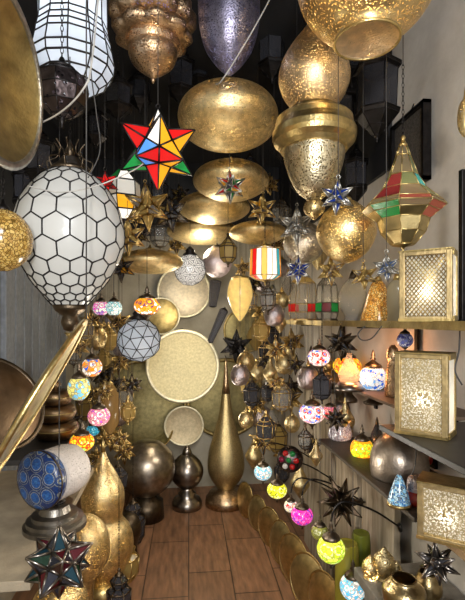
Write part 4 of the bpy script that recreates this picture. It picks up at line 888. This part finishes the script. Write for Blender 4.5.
# crescent lamp near the pink lamp
S('amber translucent teardrop lamp behind the pink flower mosaic lamp', 110, 408, 2.5, [(384, 3), (392, 7), (406, 11), (422, 9), (434, 2)], pane('peach_glass', (.40, .25, .09), .06), name='amber_teardrop_lamp', cap=brass, chain=False)

# ------------------------------------------------------------------ strings of small lanterns and stars on both sides
ORD = ['first', 'second', 'third', 'fourth', 'fifth', 'sixth', 'seventh', 'eighth', 'ninth', 'tenth', 'eleventh', 'twelfth']
BOX = {}
KEY = [(319, 357, 13), (312, 413, 14), (290, 459, 14), (263, 472, 11), (277, 490, 12), (302, 515, 13), (147, 306, 14), (139, 340, 22), (92, 367, 11), (79, 388, 13), (99, 416, 12), (82, 442, 13), (348, 366, 14), (362, 449, 13), (341, 343, 14), (240, 299, 13), (265, 264, 24), (373, 380, 14), (303, 301, 14), (327, 301, 12)]
def boxes():
    bpy.context.view_layer.update()
    for o in bpy.data.objects:
        if o.type == 'MESH' and o.name not in BOX and o.get('kind') != 'structure':
            q = [o.matrix_world @ Vector(c) for c in o.bound_box]
            BOX[o.name] = ([min(v[i] for v in q) for i in range(3)], [max(v[i] for v in q) for i in range(3)])
def free_depth(x, y, d0, r):
    """nearest depth to d0 at which a thing of pixel radius r clears everything built so far"""
    for kx, ky, kr in KEY:
        if math.hypot(x-kx, y-ky) < kr+r*.8: d0 = max(d0, 3.15); break
    boxes()
    for k in range(40):
        d = d0*(1+.022*(k-5 if k >= 10 else (k//2 if k % 2 == 0 else -(k+1)//2*.6))); c = P(x, y, d); R = r*1.4*d/F
        if c.y > 3.98-R or c.x > .96-R or c.x < -.88+R or d < 1.5: continue
        if all(any(c[i]+R < lo[i] or c[i]-R > hi[i] for i in range(3)) for lo, hi in BOX.values()): return d
    return None
def string_of(places, d0, where, seed):
    rr = random.Random(seed); cnt = {}
    for k, (x, y, kind) in enumerate(places):
        d = d0+rr.uniform(-.12, .12); cnt[kind] = cnt.get(kind, 0)+1; o = ORD[cnt[kind]-1]
        r = rr.uniform(8, 12.5); d = free_depth(x, y, d, r)
        if d is None: continue
        if kind == 's': star(o+' small gold-brown star down '+where, x, y, d, r*1.15, [glass_smoke, g_gold], rr.choice([goldwire, iron_br]), 12, .4, None, .06, group='small stars in '+where)
        elif kind == 'l':
            faceted(o+' small caged lantern down '+where, x, y, d, [(y-r*1.2, r*.25), (y-r*.8, r*.6), (y-r*.5, r*.85), (y+r*.6, r*.75), (y+r, r*.4)], 6, [rr.choice([glass_clear, g_gold, glass_smoke])], lambda j, i: 0, rr.choice([iron_br, goldwire]), 'small_caged_lantern', wire=.0028, chain=False, group='small lanterns in '+where)
        elif kind == 'b':
            S(o+' small pierced brass ball down '+where, x, y, d, [(y-r, 2), (y-r*.75, r*.62), (y, r*.9), (y+r*.75, r*.62), (y+r, 1)], rr.choice([brass_perf, gold_perf, silver_perf]), name='small_ball_lamp', chain=False, group='small balls in '+where, n=20)
        else:
            S(o+' small teardrop lamp down '+where, x, y, d, [(y-r*1.3, 1.5), (y-r*.7, r*.4), (y+r*.1, r*.8), (y+r*.7, r*.5), (y+r*1.3, 1)], rr.choice([brass_fine, g_gold, glass_clear]), name='small_teardrop_lamp', chain=False, group='small teardrops in '+where, n=20)
string_of([(118, 322, 's'), (108, 340, 'l'), (119, 362, 's'), (112, 385, 's'), (124, 395, 'l'), (118, 415, 'b'), (112, 438, 's'), (124, 452, 's'), (96, 458, 's'), (118, 480, 'l')], 2.75, 'the cluttered string left of the back trays', 1)
string_of([(96, 338, 'b'), (86, 330, 'l'), (80, 348, 's'), (104, 360, 'l'), (106, 452, 't'), (72, 420, 's')], 2.4, 'the left row behind the slanting dish', 2)
string_of([(254, 282, 's'), (262, 312, 's'), (256, 335, 't'), (266, 352, 'l'), (257, 372, 'b'), (268, 392, 'l'), (256, 405, 's'), (272, 420, 't')], 3.05, 'the string just right of the tall vase', 3)
string_of([(282, 300, 'b'), (280, 322, 't'), (292, 342, 's'), (284, 364, 'b'), (296, 378, 'l'), (282, 398, 'l'), (292, 424, 'b'), (278, 440, 'l')], 2.7, 'the second string right of the tall vase', 4)
string_of([(300, 336, 'l'), (308, 378, 'b'), (302, 352, 't'), (300, 397, 's'), (305, 440, 'l'), (322, 432, 'b'), (316, 455, 't')], 2.3, 'the string beneath the red-banded lantern', 5)
string_of([(352, 430, 'l'), (345, 415, 't'), (378, 425, 's'), (348, 470, 's'), (372, 478, 'b')], 1.85, 'the row under the middle right shelf', 6)
string_of([(243, 268, 's'), (228, 252, 'l'), (250, 300, 'l'), (282, 268, 'b'), (318, 255, 't'), (314, 285, 's'), (288, 285, 't'), (376, 258, 'b')], 2.5, 'the row below the flat brass pendants', 7)

string_of([(300, 352, 'b'), (290, 360, 't'), (272, 338, 'l'), (264, 362, 's'), (246, 362, 'b'), (248, 385, 'l'), (291, 388, 's'), (262, 418, 'b'), (285, 412, 't'), (303, 425, 's'), (297, 450, 'b'), (282, 472, 'l'), (254, 455, 't')], 2.88, 'the crowded row right of the tall vase', 8)
string_of([(268, 300, 'l'), (262, 285, 'b'), (292, 312, 'l'), (310, 322, 's'), (318, 340, 'b'), (330, 330, 't'), (326, 398, 'l'), (338, 395, 's'), (334, 382, 'b'), (306, 468, 's'), (318, 478, 'l'), (300, 482, 't')], 2.15, 'the near row left of the orange mosaic lamp', 9)
string_of([(92, 395, 's'), (86, 408, 'l'), (112, 402, 'b'), (104, 375, 's'), (122, 345, 'b'), (127, 375, 't'), (104, 330, 's'), (128, 432, 's'), (116, 465, 'l'), (90, 352, 't'), (114, 352, 's'), (128, 412, 'l')], 2.6, 'the tangle left of the aisle', 10)
string_of([(140, 235, 's'), (160, 235, 'l'), (176, 245, 's'), (135, 218, 's'), (158, 192, 'l'), (180, 195, 's'), (275, 245, 's'), (282, 215, 'l'), (250, 172, 'l'), (270, 185, 's')], 2.9, 'the dark row behind the coloured star', 11)

string_of([(240, 375, 'b'), (262, 330, 'l'), (274, 315, 'b'), (270, 372, 't'), (288, 332, 'b'), (276, 382, 's'), (290, 400, 's'), (266, 430, 'l'), (300, 410, 'l'), (306, 362, 'l'), (296, 365, 's'), (310, 395, 't'), (246, 420, 'b'), (252, 395, 'l'), (284, 452, 's'), (312, 446, 's'), (328, 452, 'b'), (276, 350, 's'), (298, 320, 't'), (334, 362, 'l')], 2.5, 'the thick of the right-hand strings', 12)
string_of([(92, 322, 's'), (76, 338, 's'), (74, 355, 'l'), (100, 345, 's'), (110, 372, 'l'), (104, 392, 's'), (118, 390, 's'), (110, 425, 'l'), (120, 440, 's'), (104, 440, 's'), (128, 350, 's'), (132, 385, 's'), (110, 320, 'b')], 2.35, 'the left tangle nearer the slanting dish', 13)

# ------------------------------------------------------------------ cords
def cable(label, pts, r, m):
    tag(MB().tube(spline(pts, 10), r, 6).build('power_cord', m), label, 'cord')
cable('pale grey cord slanting from the ceiling down to the widest flat brass pendant', [P(282, -25, 1.5), P(262, 14, 1.42), P(240, 52, 1.40), P(222, 80, 1.42), P(216, 84, 1.58)], .0024, cord_lt)
cable('grey cord sagging across the upper left, from the white lantern to the left edge', [P(100, -20, 1.0), P(92, 60, 1.0), P(84, 88, .99), P(58, 114, 1.05), P(20, 132, 1.16), P(-6, 145, 1.2)], .0022, cord_lt)
cable('thin dark cord hanging right of the honeycomb lamp', [P(99, -20, 1.06), P(91, 60, 1.06), P(96, 110, 1.06), P(100, 150, 1.06), P(88, 178, 1.06)], .0014, cordm)
cable('thin pale cord from the coloured star down across the honeycomb lamp', [P(143, 164, 1.14), P(130, 172, 1.10), P(96, 186, 1.08), P(60, 192, 1.06), P(28, 186, 1.06)], .0016, cord_lt)
cable('black cord looping under the top right shelf', [P(365, 326, 1.45), P(358, 334, 1.45), P(362, 340, 1.45), P(372, 338, 1.43), P(382, 326, 1.42)], .0022, cordm)
cable('dark cord hanging between the dark dome shade and the white wall patch', [P(414, 432, 1.36), P(416, 448, 1.36), P(415, 464, 1.36), P(412, 476, 1.36)], .002, cordm)
cable('black cord hanging at the right edge beside the largest box lamp', [P(460, 322, 1.12), P(459, 350, 1.12), P(455, 370, 1.12), P(462, 385, 1.12)], .0022, cordm)

hang_all()
# ------------------------------------------------------------------ light
def area(loc, target, power, size, col):
    ld = bpy.data.lights.new('shop_light', 'AREA'); ld.energy = power; ld.size = size; ld.color = col; ld.shape = 'DISK'
    o = bpy.data.objects.new('shop_light', ld); C.objects.link(o); o.location = loc
    o.rotation_euler = (Vector(target)-Vector(loc)).to_track_quat('-Z', 'Y').to_euler()
area((-.05, -.7, 1.75), (.1, 3, 1.2), 21, .16, (1, .97, .92))
area((.1, -1.0, 2.6), (.1, 2.2, 1.0), 17, .6, (.94, .97, 1))
point(Vector((.2, 2.9, 2.0)), 6, (1, .88, .68), .06)  # from here down: unseen fill points added along the aisle, no lamp hangs there
point(Vector((.15, 3.3, 1.62)), 5, (1, .88, .68), .06)
point(Vector((.2, 1.7, 1.0)), 4.5, (1, .92, .78), .06)
point(Vector((.25, 3.0, .95)), 4, (1, .9, .75), .06)
point(Vector((.12, 2.35, .8)), 2.2, (1, .88, .7), .06)  # low fill added to lift the dark floor area
point(Vector((-.1, 1.5, 1.35)), 1.6, (1, .9, .72), .06)
w = bpy.data.worlds.new('world'); SC.world = w; w.use_nodes = True
w.node_tree.nodes['Background'].inputs[0].default_value = (.75, .85, 1, 1); w.node_tree.nodes['Background'].inputs[1].default_value = .5
SC.view_settings.view_transform = 'Standard'; SC.view_settings.look = 'None'; SC.view_settings.exposure = .62; SC.view_settings.gamma = 1
SC.view_settings.use_curve_mapping = False
SC.cycles.transparent_max_bounces = 24; SC.cycles.max_bounces = 8; SC.cycles.sample_clamp_indirect = 4
